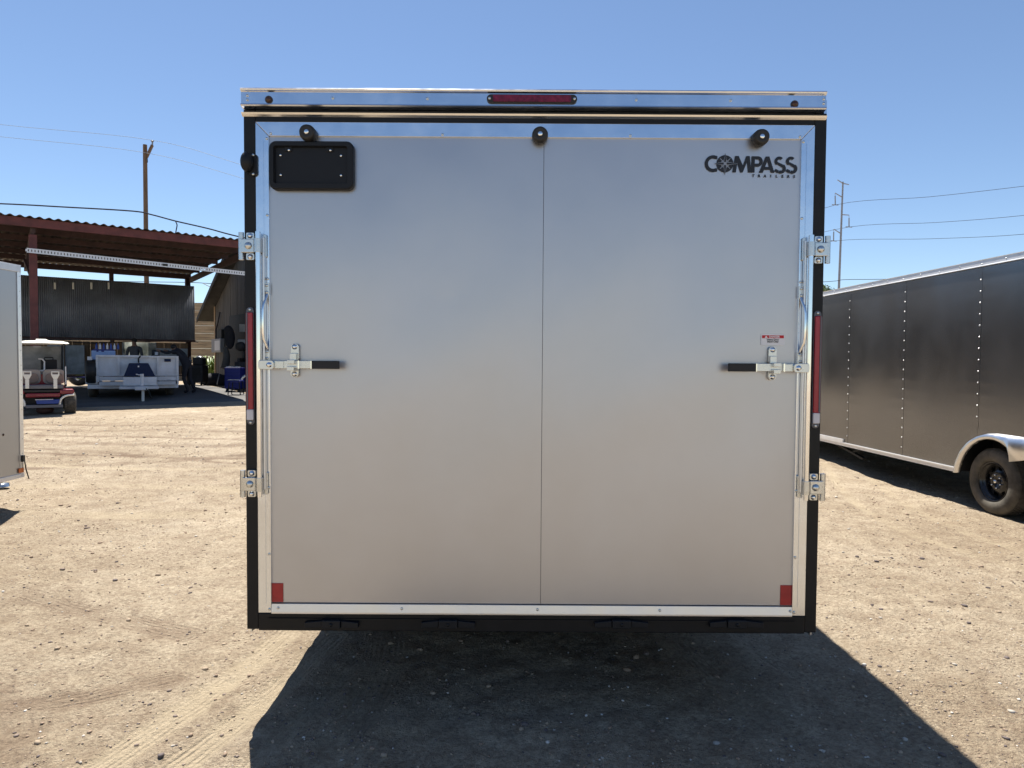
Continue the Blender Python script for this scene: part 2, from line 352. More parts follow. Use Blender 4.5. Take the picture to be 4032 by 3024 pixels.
def dirt_material():
    mt = bpy.data.materials.new('yard_dirt'); mt.use_nodes = True; n = mt.node_tree; b = n.nodes['Principled BSDF']; L = n.links.new
    tc = n.nodes.new('ShaderNodeTexCoord'); b.inputs['Roughness'].default_value = .92; b.inputs['Specular IOR Level'].default_value = .15
    def noise(s, d=5, r=.6, sc=None):
        o = n.nodes.new('ShaderNodeTexNoise'); o.inputs['Scale'].default_value = s; o.inputs['Detail'].default_value = d; o.inputs['Roughness'].default_value = r
        if sc:
            mp = n.nodes.new('ShaderNodeMapping'); mp.inputs['Scale'].default_value = sc; L(tc.outputs['Object'], mp.inputs[0]); L(mp.outputs[0], o.inputs['Vector'])
        else: L(tc.outputs['Object'], o.inputs['Vector'])
        return o.outputs[0]
    def ramp(src, p0, c0, p1, c1):
        r = n.nodes.new('ShaderNodeValToRGB'); e = r.color_ramp.elements; e[0].position = p0; e[0].color = (*c0, 1); e[1].position = p1; e[1].color = (*c1, 1); L(src, r.inputs[0]); return r.outputs[0]
    def mix(f, a, c, mode='MIX'):
        x = n.nodes.new('ShaderNodeMix'); x.data_type = 'RGBA'; x.blend_type = mode
        if isinstance(f, float): x.inputs[0].default_value = f
        else: L(f, x.inputs[0])
        for s, v in ((x.inputs[6], a), (x.inputs[7], c)):
            if isinstance(v, tuple): s.default_value = (*v, 1)
            else: L(v, s)
        return x.outputs[2]
    def math_(op, a, c=0.):
        x = n.nodes.new('ShaderNodeMath'); x.operation = op
        for s, v in ((x.inputs[0], a), (x.inputs[1], c)):
            if isinstance(v, (int, float)): s.default_value = v
            else: L(v, s)
        return x.outputs[0]
    base = ramp(noise(.55, 6), .38, (.42, .345, .255), .64, (.545, .465, .360))
    fine = ramp(noise(38, 5, .7), .33, (.60, .56, .54), .62, (1.12, 1.12, 1.10))  # fine tone variation, darkened to paint in small crevice shade
    c = mix(.85, base, fine, 'MULTIPLY')
    mid = ramp(noise(5.5, 5, .65), .36, (.80, .76, .73), .62, (1.08, 1.08, 1.06)); c = mix(.9, c, mid, 'MULTIPLY')
    grit = ramp(noise(150, 3, .6), .30, (.50, .48, .48), .42, (1, 1, 1)); c = mix(.8, c, grit, 'MULTIPLY')
    clod_shade = math_('MULTIPLY', ramp(noise(46, 5, .8, (1, 1.7, 1)), .525, (0, 0, 0), .585, (1, 1, 1)), math_('MULTIPLY', ramp(noise(1.5, 5, .65), .38, (.12, .12, .12), .62, (1, 1, 1)), .85))  # dark clods, with the small shade around them painted into the colour
    c = mix(clod_shade, c, (.18, .13, .095))
    pale = ramp(noise(1.3, 5, .6), .56, (0, 0, 0), .72, (1, 1, 1)); c = mix(math_('MULTIPLY', pale, .35), c, (.47, .40, .31))
    at_ = n.nodes.new('ShaderNodeAttribute'); at_.attribute_name = 'trl'
    c = mix(math_('MAXIMUM', math_('MULTIPLY', at_.outputs['Fac'], .62), 0.), c, (.52, .43, .30))
    c = mix(math_('MAXIMUM', math_('MULTIPLY', at_.outputs['Fac'], -1.0), 0.), c, (.19, .13, .09))
    L(c, b.inputs['Base Color'])
    ta = n.nodes.new('ShaderNodeAttribute'); ta.attribute_name = 'trk'; ua = n.nodes.new('ShaderNodeAttribute'); ua.attribute_name = 'tru'
    lug = math_('MULTIPLY', math_('SINE', math_('MULTIPLY', ua.outputs['Fac'], 215.)), math_('MULTIPLY', ta.outputs['Fac'], math_('MULTIPLY', math_('MAXIMUM', math_('SUBTRACT', noise(3.0, 4), .38), 0.), 1.3)))
    hgt = math_('ADD', math_('ADD', math_('MULTIPLY', noise(55, 5, .7), 1.3), math_('MULTIPLY', noise(180, 3, .6), .5)), lug)
    bp = n.nodes.new('ShaderNodeBump'); bp.inputs['Strength'].default_value = .95; bp.inputs['Distance'].default_value = .026; L(hgt, bp.inputs['Height']); L(bp.outputs[0], b.inputs['Normal'])
    return mt
gm.materials.append(dirt_material())
ground = bpy.data.objects.new('dirt_ground', gm); COL.objects.link(ground); ground['kind'] = 'structure'

# loose gravel on the yard: uncountable, one object
def gravel():
    n = 46000
    y = 2.2 + 12 * rng.random(n) ** 1.9; x = (rng.random(n) - .5) * (3.2 + y * 1.75) + .1
    keep = (vnoise(x, y, 1.1, 21) + vnoise(x, y, .35, 22) + rng.random(n) * 1.5 > .35); x = x[keep]; y = y[keep]; n = len(x)
    m_, _, l_ = track_fields(x, y); k = (l_ < .3) | (rng.random(n) > .7); x = x[k]; y = y[k]; m_ = m_[k]; n = len(x)
    s = .0019 + .0045 * rng.random(n) ** 2.6 + .010 * (rng.random(n) ** 30) ; s *= (1 + .09 * (y - 2.2))
    z = terrain(x, y) + relief(x, y, m_)
    bm = bmesh.new(); bmesh.ops.create_icosphere(bm, subdivisions=1, radius=1); bv = np.array([v.co[:] for v in bm.verts]); bf = np.array([[v.index for v in f.verts] for f in bm.faces]); bm.free()
    V = bv[None] * (1 + .35 * (rng.random((n, len(bv), 1)) - .5)) * np.stack([s * (.9 + .8 * rng.random(n)), s * (.8 + .5 * rng.random(n)), s * (.45 + .4 * rng.random(n))], 1)[:, None]
    a = rng.random(n) * 6.28; ca, sa = np.cos(a)[:, None], np.sin(a)[:, None]
    X = V[..., 0] * ca - V[..., 1] * sa + x[:, None]; Y = V[..., 0] * sa + V[..., 1] * ca + y[:, None]; Z = V[..., 2] + (z + s * .25)[:, None]
    F = (bf[None] + (np.arange(n) * len(bv))[:, None, None]).reshape(-1, 3)
    me = bpy.data.meshes.new('gravel'); me.vertices.add(n * len(bv)); me.vertices.foreach_set('co', np.stack([X, Y, Z], -1).ravel())
    me.loops.add(F.size); me.loops.foreach_set('vertex_index', F.ravel()); me.polygons.add(len(F)); me.polygons.foreach_set('loop_start', np.arange(0, F.size, 3)); me.polygons.foreach_set('loop_total', np.full(len(F), 3)); me.update()
    g = rng.random(n); at_ = me.attributes.new('tone', 'FLOAT', 'POINT'); at_.data.foreach_set('value', np.repeat(g, len(bv)).astype(np.float32))
    mt = bpy.data.materials.new('pebbles'); mt.use_nodes = True; nd = mt.node_tree; b = nd.nodes['Principled BSDF']; b.inputs['Roughness'].default_value = .85
    A = nd.nodes.new('ShaderNodeAttribute'); A.attribute_name = 'tone'; r = nd.nodes.new('ShaderNodeValToRGB'); r.color_ramp.interpolation = 'CONSTANT'
    cs = [(0, (.13, .105, .10)), (.14, (.22, .17, .14)), (.30, (.29, .21, .15)), (.58, (.36, .28, .20)), (.88, (.42, .38, .33)), (.97, (.62, .58, .53))]
    e = r.color_ramp.elements; e[0].position = 0; e[0].color = (*cs[0][1], 1); e[1].position = cs[1][0]; e[1].color = (*cs[1][1], 1)
    for p_, c_ in cs[2:]: q = e.new(p_); q.color = (*c_, 1)
    nd.links.new(A.outputs['Fac'], r.inputs[0]); nd.links.new(r.outputs[0], b.inputs['Base Color']); me.materials.append(mt)
    o = bpy.data.objects.new('gravel', me); COL.objects.link(o); tag(o, 'loose grey and tan pebbles scattered over the sandy yard', 'gravel', kind='stuff')
gravel()

# ------------------------------------------------------------------ shared small meshes
_scr = MB().lathe([(0, -.004), (.0035, -.004), (.0058, -.0028), (.0062, 0)], 10); SCREW = _scr.mesh('screw', 'zinc')
_b = MB().lathe([(0, -.007), (.0065, -.007), (.0075, -.0055), (.0075, -.002), (.012, -.0018), (.012, 0)], 12); BOLT = _b.mesh('bolt', 'chrome')
_b = MB().lathe([(0, -.006), (.006, -.005), (.008, 0)], 8); RIVET = _b.mesh('rivet', 'white')

# ------------------------------------------------------------------ wheel
def wheel_tree(parent, loc, out=-1, R=.355, W_=.22):
    """axle along x, outer face towards -x when out = -1"""
    o = out
    h = W_ / 2
    prof = [(.205, o * h * .62), (.215, o * h * .80), (.235, o * h * .98), (.275, o * h * 1.0), (.315, o * h * .97), (.338, o * h * .86), (R - .006, o * h * .74), (R, o * h * .60), (R, -o * h * .60), (R - .006, -o * h * .74), (.315, -o * h * .97), (.235, -o * h * .98), (.205, -o * h * .7)]
    t = MB().lathe(prof, 64, ax='x')
    n = 64
    for row, (a0, a1, ph) in enumerate(((.62, .36, 0), (.33, .10, .5), (.07, -.16, 0), (-.19, -.42, .5), (-.45, -.62, 0))):
        for k in range(n):
            b0 = 2 * math.pi * (k + ph + .12) / n; b1 = 2 * math.pi * (k + ph + .84) / n; r0 = R - .003; r1_ = R + .005
            vs = [(o * h * a, r * math.cos(b), r * math.sin(b)) for r in (r0, r1_) for a, b in ((a0, b0), (a1, b0 + .02), (a1, b1 + .02), (a0, b1))]
            t.add(vs, [(0, 3, 2, 1), (4, 5, 6, 7), (0, 1, 5, 4), (1, 2, 6, 5), (2, 3, 7, 6), (3, 0, 4, 7)])
    w = part('wheel', t, 'tyre', parent, loc=loc); w.name = 'wheel'
    rm = MB().lathe([(.204, o * h * .62), (.212, o * h * .84), (.206, o * h * .86), (.196, o * h * .70), (.190, o * h * .55), (.176, o * h * .50), (.172, o * h * .1), (.170, -o * h * .6)], 48, ax='x')
    part('rim', rm, 'rim', w)
    ds = MB().lathe([(.172, o * h * .12), (.160, o * h * .20), (.122, o * h * .26), (.105, o * h * .36), (.05, o * h * .36), (.045, o * h * .30), (0, o * h * .30)], 32, ax='x', skip=lambda i, t_: i == 1 and t_ % 4 < 2)
    part('spoke_disc', ds, 'rim', w)
    part('brake_drum', MB().lathe([(0, -o * h * .05), (.15, -o * h * .05), (.15, -o * h * .6)], 24, ax='x'), 'dark', w)
    hb = MB().lathe([(.022, o * h * .30), (.021, o * h * .60), (.016, o * h * .68), (0, o * h * .70)], 16, ax='x'); part('hub_cap', hb, 'chrome', w)
    nut = MB().lathe([(.0105, o * h * .33), (.0105, o * h * .52), (.006, o * h * .60), (0, o * h * .61)], 6, ax='x').mesh('lug_nut', 'chrome')
    for k in range(6):
        a = math.radians(60 * k + 20); q = part('lug_nut', nut, None, w, loc=(0, .07 * math.cos(a), .07 * math.sin(a)))
    return w

# ================================================================== main silver cargo trailer
XC = .095; FY = 3.0
main = thing('cargo_trailer', 'large silver enclosed cargo trailer seen square from behind, with black plate holder', 'trailer', (XC, FY, 0))
def fx(px, py, dy=0):
    p = at(px, py, FY + dy); return p.x - XC, p.z
HW = 1.285; ZB, ZD0, ZI0, ZI1, ZD1, ZT = .405, .484, .528, 2.606, 2.667, 2.803
L_ = 7.3
# body
part('side_skin', MB().box((-HW, .06, .42), (-HW + .02, L_, 2.74)), 'sideskin', main)
part('side_skin', MB().box((HW - .02, .06, .42), (HW, L_, 2.74)), 'sideskin', main)
part('front_skin', MB().box((-HW + .021, L_ - .02, .42), (HW - .021, L_, 2.74)), 'sideskin', main)
part('roof', MB().box((-HW + .004, .03, 2.742), (HW - .004, L_, 2.775)), 'alu_dull', main)
part('floor', MB().box((-HW + .022, .06, .40), (HW - .022, L_ - .022, .44)), 'dark', main)
for s in (-1, 1):
    part('roof_rail', MB().box((s * HW, .031, 2.70), (s * (HW + .012), L_, 2.79)), 'alu', main)
    part('bottom_rail', MB().box((s * HW, .061, .37), (s * (HW + .008), L_, .47)), 'alu', main)
    part('frame_rail', MB().box((s * .55, .75, .28), (s * .60, L_ + .2, .399)), 'dark', main)
for yy in (3.6, 4.5):
    part('axle', MB().tube([(-.95, yy, .36), (.95, yy, .36)], .04, 12), 'dark', main)
    for s in (-1, 1): wheel_tree(main, (s * 1.12, yy, .36), s)
# black rear frame
for s in (-1, 1):
    part('rear_post', MB().box((s * (HW - .053), 0, ZB), (s * HW, .059, ZT - .082)), 'black', main, .004, label='black painted rear corner post')
part('header', MB().box((-HW + .054, .0, ZD1 + .002), (HW - .054, .059, ZT - .082)), 'black', main, .003)
part('rear_sill', MB().box((-HW + .054, -.004, ZB - .004), (HW - .054, .10, ZD0 - .003)), 'black', main, .004, label='black rear sill beam')
part('sill_lip', MB().box((-HW + .10, -.010, ZD0 - .030), (HW - .10, -.0045, ZD0 - .024)), 'black', main)
# aluminium roof cap at the rear
capp = [(.03, 2.722), (-.012, 2.722), (-.032, 2.7255), (-.038, 2.730), (-.037, 2.7345), (-.030, 2.7375), (-.030, 2.786), (-.033, 2.7885), (-.0385, 2.7915), (-.041, 2.7975), (-.037, 2.803), (-.02, 2.8045), (.03, 2.8045)]
cap = MB(); nC = len(capp)
cap.add([(x, y, z) for x in (-HW + .002, HW - .020) for y, z in capp], [tuple(range(nC)), tuple(range(2 * nC - 1, nC - 1, -1))] + [(i, (i + 1) % nC, nC + (i + 1) % nC, nC + i) for i in range(nC)])
capo = part('rear_cap', cap, 'alu', main, label='polished aluminium roof cap across the rear')
rl = [(.0, 2.690), (-.004, 2.690), (-.013, 2.697), (-.017, 2.7045), (-.013, 2.7065), (.0, 2.7065)]
rm_ = MB(); nR = len(rl)
rm_.add([(x, y, z) for x in (-HW - .003, HW - .007) for y, z in rl], [tuple(range(nR)), tuple(range(2 * nR - 1, nR - 1, -1))] + [(i, (i + 1) % nR, nR + (i + 1) % nR, nR + i) for i in range(nR)])
part('drip_rail', rm_, 'bright', main, label='bright drip rail under the roof cap')
# ramp door
door = part('ramp_door', MB().box((-HW + .056, .014, ZD0 + .002), (HW - .056, .055, ZD1 - .002)), 'dark', main, label='silver rear ramp door with centre seam')
xs_ = at(2135, 1500, FY).x - XC
pL, pR = -1.172, 1.172
def sheet(x0, x1):
    n = 24; q = MB(); vs = []; fs = []
    for j in range(n + 1):
        for i in range(n + 1):
            x = x0 + (x1 - x0) * i / n; z = ZI0 + (ZI1 - ZI0) * j / n
            e = math.sin(math.pi * i / n) ** .5 * math.sin(math.pi * j / n) ** .5 if 0 < i < n and 0 < j < n else 0
            vs.append((x, .004 - .0022 * e * (1 + .4 * math.sin(x * 5 + z * 3)) - .0030 * e * (math.sin(x * 7.3 + 2 * math.sin(z * 2.1)) * math.cos(z * 5.1 + x * 2)), z))
    for j in range(n):
        for i in range(n): fs.append((j * (n + 1) + i, j * (n + 1) + i + 1, (j + 1) * (n + 1) + i + 1, (j + 1) * (n + 1) + i))
    q.add(vs, fs, True); q.box((x0, .0045, ZI0), (x1, .0125, ZI1)); return q
part('door_skin', sheet(pL, xs_ - .0012), 'door', door); part('door_skin', sheet(xs_ + .0012, pR), 'door', door)
part('seam_strip', MB().box((xs_ - .0011, .0065, ZI0 + .002), (xs_ + .0011, .012, ZI1 - .002)), 'smoke', door)
DO = HW - .055
tp = MB().prism([(-DO, ZD1), (-pR, ZI1), (pR, ZI1), (DO, ZD1)], -.006, .012)
part('frame_trim', tp, 'alu', door, .0015)
for s in (-1, 1):
    q = MB().prism([(s * DO, ZD1 - .0015), (s * pR, ZI1 - .0015), (s * pR, ZD0), (s * DO, ZD0)][::s or 1], -.006, .012)
    part('frame_trim', q, 'alu', door, .0015)
    part('trim_rib', MB().box((s * (pR + .0225), -.0095, ZD0 + .04), (s * (pR + .0285), -.0062, ZI1 - .02)), 'alu', door)
part('frame_trim', MB().add([(x, y, z) for x in (-pR + .002, pR - .002) for y, z in ((.012, ZD0 - .002), (-.012, ZD0 - .002), (-.012, ZD0 + .004), (-.0065, ZI0 - .004), (.012, ZI0 - .002))], [(0, 1, 2, 3, 4), (9, 8, 7, 6, 5)] + [(i, 5 + i, 5 + (i + 1) % 5, (i + 1) % 5) for i in range(5)]), 'alu_dull', door)
for pts in [(1068, 526), (1743, 528), (2481, 531), (3148, 538)]:
    x, z = fx(*pts); part('screw', SCREW, None, door, loc=(x, -.0062, ZI1 + .010))
for s in (-1, 1):
    for z in (2.594, 2.26, 1.98, 1.05, .75, .50): part('screw', SCREW, None, door, loc=(s * (pR + .008), -.0062, z))
for px in (1098, 1583, 2116, 2596, 3108):
    x, z = fx(px, 2396); part('screw', SCREW, None, door, loc=(x, -.0095, ZD0 + .023))
# rubber bumpers at the top of the door
for px, py in ((1208, 520), (2127, 528), (3000, 538)):
    x, z = fx(px, py, -.045)
    bb = part('rubber_bumper', MB().lathe([(.030, -.007), (.035, -.012), (.035, -.038), (.031, -.052), (.024, -.055), (.012, -.050), (0, -.050)], 28), 'rubber', door, loc=(x, 0, z))
    part('bolt', MB().lathe([(.011, -.0501), (.0115, -.054), (.006, -.056), (0, -.056)], 16), 'chrome', bb)
# licence plate holder
x0, z1 = fx(1057, 553, -.03); x1, z0 = fx(1391, 747, -.03)
ph = MB(); o_ = rrect(x0, z0, x1, z1, .030); i_ = rrect(x0 + .020, z0 + .026, x1 - .026, z1 - .021, .010); i2 = rrect(x0 + .025, z0 + .031, x1 - .031, z1 - .026, .008); n_ = len(o_)
o2 = rrect(x0 + .006, z0 + .006, x1 - .006, z1 - .006, .025)
vs = [(a, .0, b) for a, b in o_] + [(a, -.024, b) for a, b in o_] + [(a, -.030, b) for a, b in o2] + [(a, -.030, b) for a, b in i_] + [(a, -.012, b) for a, b in i2]
fs = []
for r_ in range(4): fs += [(r_ * n_ + i, r_ * n_ + (i + 1) % n_, (r_ + 1) * n_ + (i + 1) % n_, (r_ + 1) * n_ + i) for i in range(n_)]
fs.append(tuple(range(4 * n_, 5 * n_))); ph.add(vs, fs)
plate = part('plate_holder', ph, 'blackp', door, label='empty black licence plate holder, rounded corners')
for px, py in ((1139, 592), (1302, 593)):
    x, z = fx(px, py); bo = part('boss', MB().box((x - .017, -.017, z - .010), (x + .017, -.0118, z + .022)), 'blackp', plate, .003); 
for px, py in ((1139, 592), (1302, 593), (1104, 611), (1343, 613), (1105, 689), (1343, 691)):
    x, z = fx(px, py, -.015); part('screw', MB().lathe([(0, -.006), (.004, -.006), (.0058, -.003), (.0062, 0)], 12).mesh('screw', 'chrome'), None, plate, loc=(x, -.0172 if py < 600 else -.0122, z))
# marker lamps and stop lamp on the cap
for px, py in ((1059, 393), (3128, 411)):
    x, z = fx(px, py, -.03); ml = part('marker_lamp', MB().lathe([(.0135, 0), (.0135, -.006), (.010, -.012), (0, -.014)], 20), 'amber', main, loc=(x, -.0302, z))
    part('grommet', MB().lathe([(.0165, 0), (.0165, -.004), (.0138, -.005)], 20), 'rubber', ml)
x0, _z = fx(1917, 400, -.03); x1, _z = fx(2272, 400, -.03); zc = 2.7612
st = part('stop_lamp', MB().prism(rrect(x0, zc - .0185, x1, zc + .0185, .0183, 6), -.041, -.0302), 'rubber', main, .002, label='dark red high stop lamp')
part('lens', MB().prism(rrect(x0 + .027, zc - .0140, x1 - .027, zc + .0140, .004, 3), -.0445, -.0412), 'lensred', st)
for xx in (x0 + .012, x1 - .012): part('screw', SCREW, None, st, loc=(xx, -.0412, zc))
for px in (1311, 1683, 2505, 2877): x, z = fx(px, 400, -.03); part('screw', SCREW, None, main, loc=(x, -.0302, 2.762))
for s in (-1, 1):
    for z in (2.771, 2.752): part('screw', SCREW, None, main, loc=(s * (HW - .030), -.0302, z))
# tail lamps on the posts
for s in (-1, 1):
    xa = s * (HW - .027); zt = at(985, 1210, FY).z; zb = at(985, 1672, FY).z; zr = at(985, 1610, FY).z
    tl_ = part('tail_lamp', MB().prism(rrect(xa - .017, zb, xa + .017, zt, .0168, 6), -.009, 0), 'smoke', main, .002)
    part('red_lens', MB().box((xa - .0155, -.022, zr), (xa + .0155, -.0092, zt - .024)), 'tapered', tl_, .004)
    part('lens_ridge', MB().box((xa + s * .0060, -.0245, zr + .002), (xa + s * .0120, -.0222, zt - .026)), 'smoke', tl_)
    part('clear_lens', MB().box((xa - .0155, -.020, zb + .022), (xa + .0155, -.0092, zr - .001)), 'clear', tl_, .004)
    for z in (zt - .011, zb + .011): part('screw', SCREW, None, tl_, loc=(xa, -.0092, z))
# lock bars with keepers, lever and hasp
def lock_set(s):
    X = lambda px, py, dy=-.04: abs(fx(px, py, dy)[0]) * s
    Z = lambda py, dy=-.04: fx(1000, py, dy)[1]
    xb = s * (abs(fx(1018, 1400, -.04)[0]))
    top, bot = Z(912), Z(1957)
    bar = part('lock_bar', MB().tube([(xb, -.038, bot), (xb, -.038, top)], .0115, 16), 'chrome', door, label='vertical bright steel lock bar')
    part('lock_bar_backing', MB().box((xb + -s * .014, -.030, bot + .03), (xb - s * .024, -.0102, top - .02)), 'alu_dull', door, .003)
    for zc_ in (Z(966), Z(1908)):
        kp = part('keeper', MB().box((s * (HW + .004), -.031, zc_ - .030), (s * (HW - .053), -.020, zc_ + .030)), 'zinc', main, .003, label='zinc plated lock bar keeper')
        part('sleeve', MB().tube([(xb, -.038, zc_ - .030), (xb, -.038, zc_ + .030)], .0165, 16), 'zinc', kp)
        part('link', MB().box((s * (HW - .054), -.034, zc_ - .029), (xb + s * .012, -.024, zc_ + .029)), 'zinc', kp, .002)
        for a, b in ((-.060, -.032), (-.0315, .0315), (.032, .060)):
            part('knuckle', MB().tube([(s * (HW + .006), -.018, zc_ + a), (s * (HW + .006), -.018, zc_ + b)], .0115, 14), 'zinc', kp)
        for sg in (-1, 1):
            part('tab', MB().prism(rrect(min(s * (HW - .050), s * (HW - .014)), zc_ + (.0305 if sg > 0 else -.060), max(s * (HW - .050), s * (HW - .014)), zc_ + (.060 if sg > 0 else -.0305), .006), -.016, -.0002), 'zinc', kp, .001)
            part('bolt', BOLT, None, kp, loc=(s * (HW - .033), -.0162, zc_ + sg * .046))
        part('rivet_head', MB().lathe([(.016, 0), (.015, -.005), (.008, -.010), (0, -.011)], 18), 'zinc', kp, loc=(s * (HW - .030), -.0312, zc_))
        part('cam_backing', MB().prism(rrect(min(xb - s * .014, xb - s * .029), zc_ - .048, max(xb - s * .014, xb - s * .029), zc_ + .052, .006), -.018, -.0096), 'zinc', kp, .001)
    # lever
    zl = Z(1436, -.05); piv = s * abs(fx(1062, 1436, -.05)[0]); hx0 = s * abs(fx(1228, 1434, -.055)[0]); hx1 = s * abs(fx(1335, 1434, -.055)[0])
    cl = part('lever_clamp', MB().prism(rrect(min(xb - s * .004, piv - s * .020), zl - .020, max(xb - s * .004, piv - s * .020), zl + .020, .012), -.058, -.048), 'zinc', door, .002)
    part('bolt', BOLT, None, cl, loc=(piv, -.0582, zl))
    lv = part('lever', MB().beam((piv, -.044, zl + .001), (hx0, -.050, zl + .002), .007, .034), 'zinc', door, .0015, label='flat steel latch lever')
    part('swage', MB().box((s * abs(fx(1104, 1436)[0]), -.053, zl - .0155), (s * abs(fx(1132, 1436)[0]), -.046, zl + .0165)), 'zinc', lv, .001)
    part('grip', MB().box((hx0 + s * 0, -.062, zl - .0165), (hx1, -.041, zl + .019)), 'grip', lv, .003, label='black rubber lever grip')
    part('ferrule', MB().box((hx0 + s * .0005, -.058, zl - .0165), (hx0 + s * .005, -.044, zl + .0185)), 'chrome', lv)
    # hasp
    hc = s * abs(fx(1158, 1418, -.02)[0]); zt_, zb_ = Z(1352, -.01), Z(1484, -.01)
    hp = part('hasp', MB().prism(rrect(hc - .0175, zb_, hc + .0175, zb_ + .050, .016), -.016, -.0002), 'zinc', door, .001)
    part('hasp_upper_plate', MB().prism(rrect(hc - .0170, zt_ - .080, hc + .0185, zt_, .0165), -.012, -.0002), 'zinc', hp, .001)
    part('hasp_flap', MB().box((hc - .0165, -.030, zl + .018), (hc + .012, -.0122, zl + .052)), 'zinc', hp, .002)
    part('hasp_hook', MB().box((hc - .0150, -.070, zl + .004), (hc + .0170, -.0305, zl + .0225)), 'zinc', hp, .002)
    part('hasp_cradle', MB().box((hc - .0160, -.072, zl - .026), (hc + .0150, -.0165, zl - .006)), 'zinc', hp, .002)
    part('staple', MB().box((hc + .030, -.064, zl - .0165), (hc + .0355, -.052, zl + .019)), 'chrome', hp)
    for z in (zt_ - .014, zb_ + .014): part('bolt', BOLT, None, hp, loc=(hc, -.0165 if z < zl else -.0122, z))
    # grab handle
    g0, g1, g2, g3 = Z(1163, -.015), Z(1205, -.03), Z(1330, -.03), Z(1374, -.015); gx_ = s * abs(fx(1052, 1140, -.01)[0]); gb = s * abs(fx(1036, 1270, -.035)[0])
    gh = part('grab_handle', MB().tube([(gx_, -.009, g0 + .006), (gx_, -.016, g0 - .004), (gx_ + (gb - gx_) * .8, -.034, g1 + .006), (gb, -.038, g1 - .018), (gb, -.038, g2 + .022), (gx_ + (gb - gx_) * .8, -.034, g2 - .006), (gx_ - s * .002, -.016, g3 + .004), (gx_ - s * .003, -.009, g3 - .006)], .0062, 10), 'chrome', door, label='bowed steel grab handle')
    for za, zb__ in ((Z(1113, -.01), Z(1161, -.01)), (Z(1374, -.01), Z(1421, -.01))):
        q = part('handle_foot', MB().prism(rrect(min(gx_ - .0105, gx_ + .0105), zb__, max(gx_ - .0105, gx_ + .0105), za, .004), -.013, -.0098), 'zinc', gh, .001)
        for z in (za - .012, zb__ + .012): part('screw', SCREW, None, gh, loc=(gx_, -.0131, z))
lock_set(-1); lock_set(1)
# loading lamp on the left post
x, z = fx(975, 642, -.03)
ll = part('side_lamp', MB().add([], []).ball((x - .004, -.028, z + .006), .044, 12, (.62, .70, 1.0)), 'blackp', main, label='black oval loading lamp')
part('lamp_base', MB().prism(rrect(x + .002, z - .052, x + .036, z + .045, .014), -.018, -.0002), 'blackp', ll, .003)
for dz in (.038, -.044): part('screw', SCREW, None, ll, loc=(x + .020, -.0182, z + dz))
# reflectors, ramp hinges
for a, b in (((1081, 2297), (1126, 2376)), ((3079, 2305), (3124, 2381))):
    xa, za = fx(*a); xb_, zb_ = fx(*b)
    if a[0] < 2000: xa = pL + .001; xb_ = xa + .050
    else: xb_ = pR - .001; xa = xb_ - .050
    part('reflector', MB().box((xa, .0006, ZI0 + .002), (xb_, .0036, za)), 'red', door, label='square red reflector sticker')
for px in (1305, 1765, 2447, 2900):
    x, z = fx(px, 2456, -.02)
    hg = part('ramp_hinge', MB().box((x - .042, -.034, z - .018), (x + .042, -.0044, z + .018)), 'blackp', main, .003)
    for s in (-1, 1):
        part('hinge_leaf', MB().add([(x + s * a, y, z + b) for y in (-.026, -.0045) for a, b in ((.044, -.015), (.120, -.017), (.120, .006), (.044, .014))], [(0, 1, 2, 3), (7, 6, 5, 4), (0, 4, 5, 1), (1, 5, 6, 2), (2, 6, 7, 3), (3, 7, 4, 0)]), 'blackp', hg, .002)
    part('bolt', MB().lathe([(0, -.006), (.007, -.006), (.009, 0)], 6).mesh('bolt', 'black'), None, hg, loc=(x, -.0342, z))
# lettering
sc_ = abs(fx(3000, 640)[0] - fx(2900, 640)[0]) / 100   # metres per photo pixel on the door
lx0, lz0 = fx(2740, 590)
def U(u, v): # units of the close-up drawing (2212 per 440 px)
    return (lx0 + u * .1989 * sc_, lz0 - v * .1989 * sc_)
class Logo:
    def __init__(s): s.mb = MB(); s.k = 0
    def poly(s, pts, base=0.):
        s.k += 1; y = -.0002 - base - s.k * .00003
        s.mb.add([(*[U(*p)[0]], y, U(*p)[1]) for p in pts], [tuple(range(len(pts)))])
    def arc(s, cx, cy, r0, r1, a0, a1, n=24, ex=1., base=0.):
        s.k += 1; y = -.0002 - base - s.k * .00003; vs = []
        for i in range(n + 1):
            a = math.radians(a0 + (a1 - a0) * i / n)
            for r in (r0, r1): q = U(cx + ex * r * math.cos(a), cy - r * math.sin(a)); vs.append((q[0], y, q[1]))
        s.mb.add(vs, [(2 * i, 2 * i + 1, 2 * i + 3, 2 * i + 2) for i in range(n)])
lg = Logo()
lg.arc(345, 268, 100, 165, 62, 298, 28)                       # C
lg.poly([(392, 112), (430, 118), (430, 178), (388, 176)]); lg.poly([(388, 360), (430, 360), (430, 420), (392, 428)])
lg.arc(580, 268, 84, 168, 0, 360, 40)                         # O
lg.poly([(778, 115), (845, 115), (800, 437), (728, 437)]); lg.poly([(778, 115), (850, 115), (950, 330), (915, 437), (885, 437)]); lg.poly([(1000, 115), (1065, 115), (935, 437), (890, 437)]); lg.poly([(1005, 115), (1068, 115), (1110, 437), (1040, 437)])
lg.poly([(1105, 118), (1170, 118), (1170, 437), (1105, 437)]) # P
lg.arc(1225, 220, 42, 103, -90, 90, 20); lg.poly([(1165, 118), (1230, 118), (1230, 178), (1165, 178)]); lg.poly([(1165, 262), (1230, 262), (1230, 323), (1165, 323)])
lg.poly([(1385, 122), (1450, 122), (1335, 440), (1255, 440)]); lg.poly([(1390, 122), (1458, 122), (1562, 440), (1495, 440)]); lg.poly([(1330, 325), (1490, 325), (1510, 382), (1320, 382)])
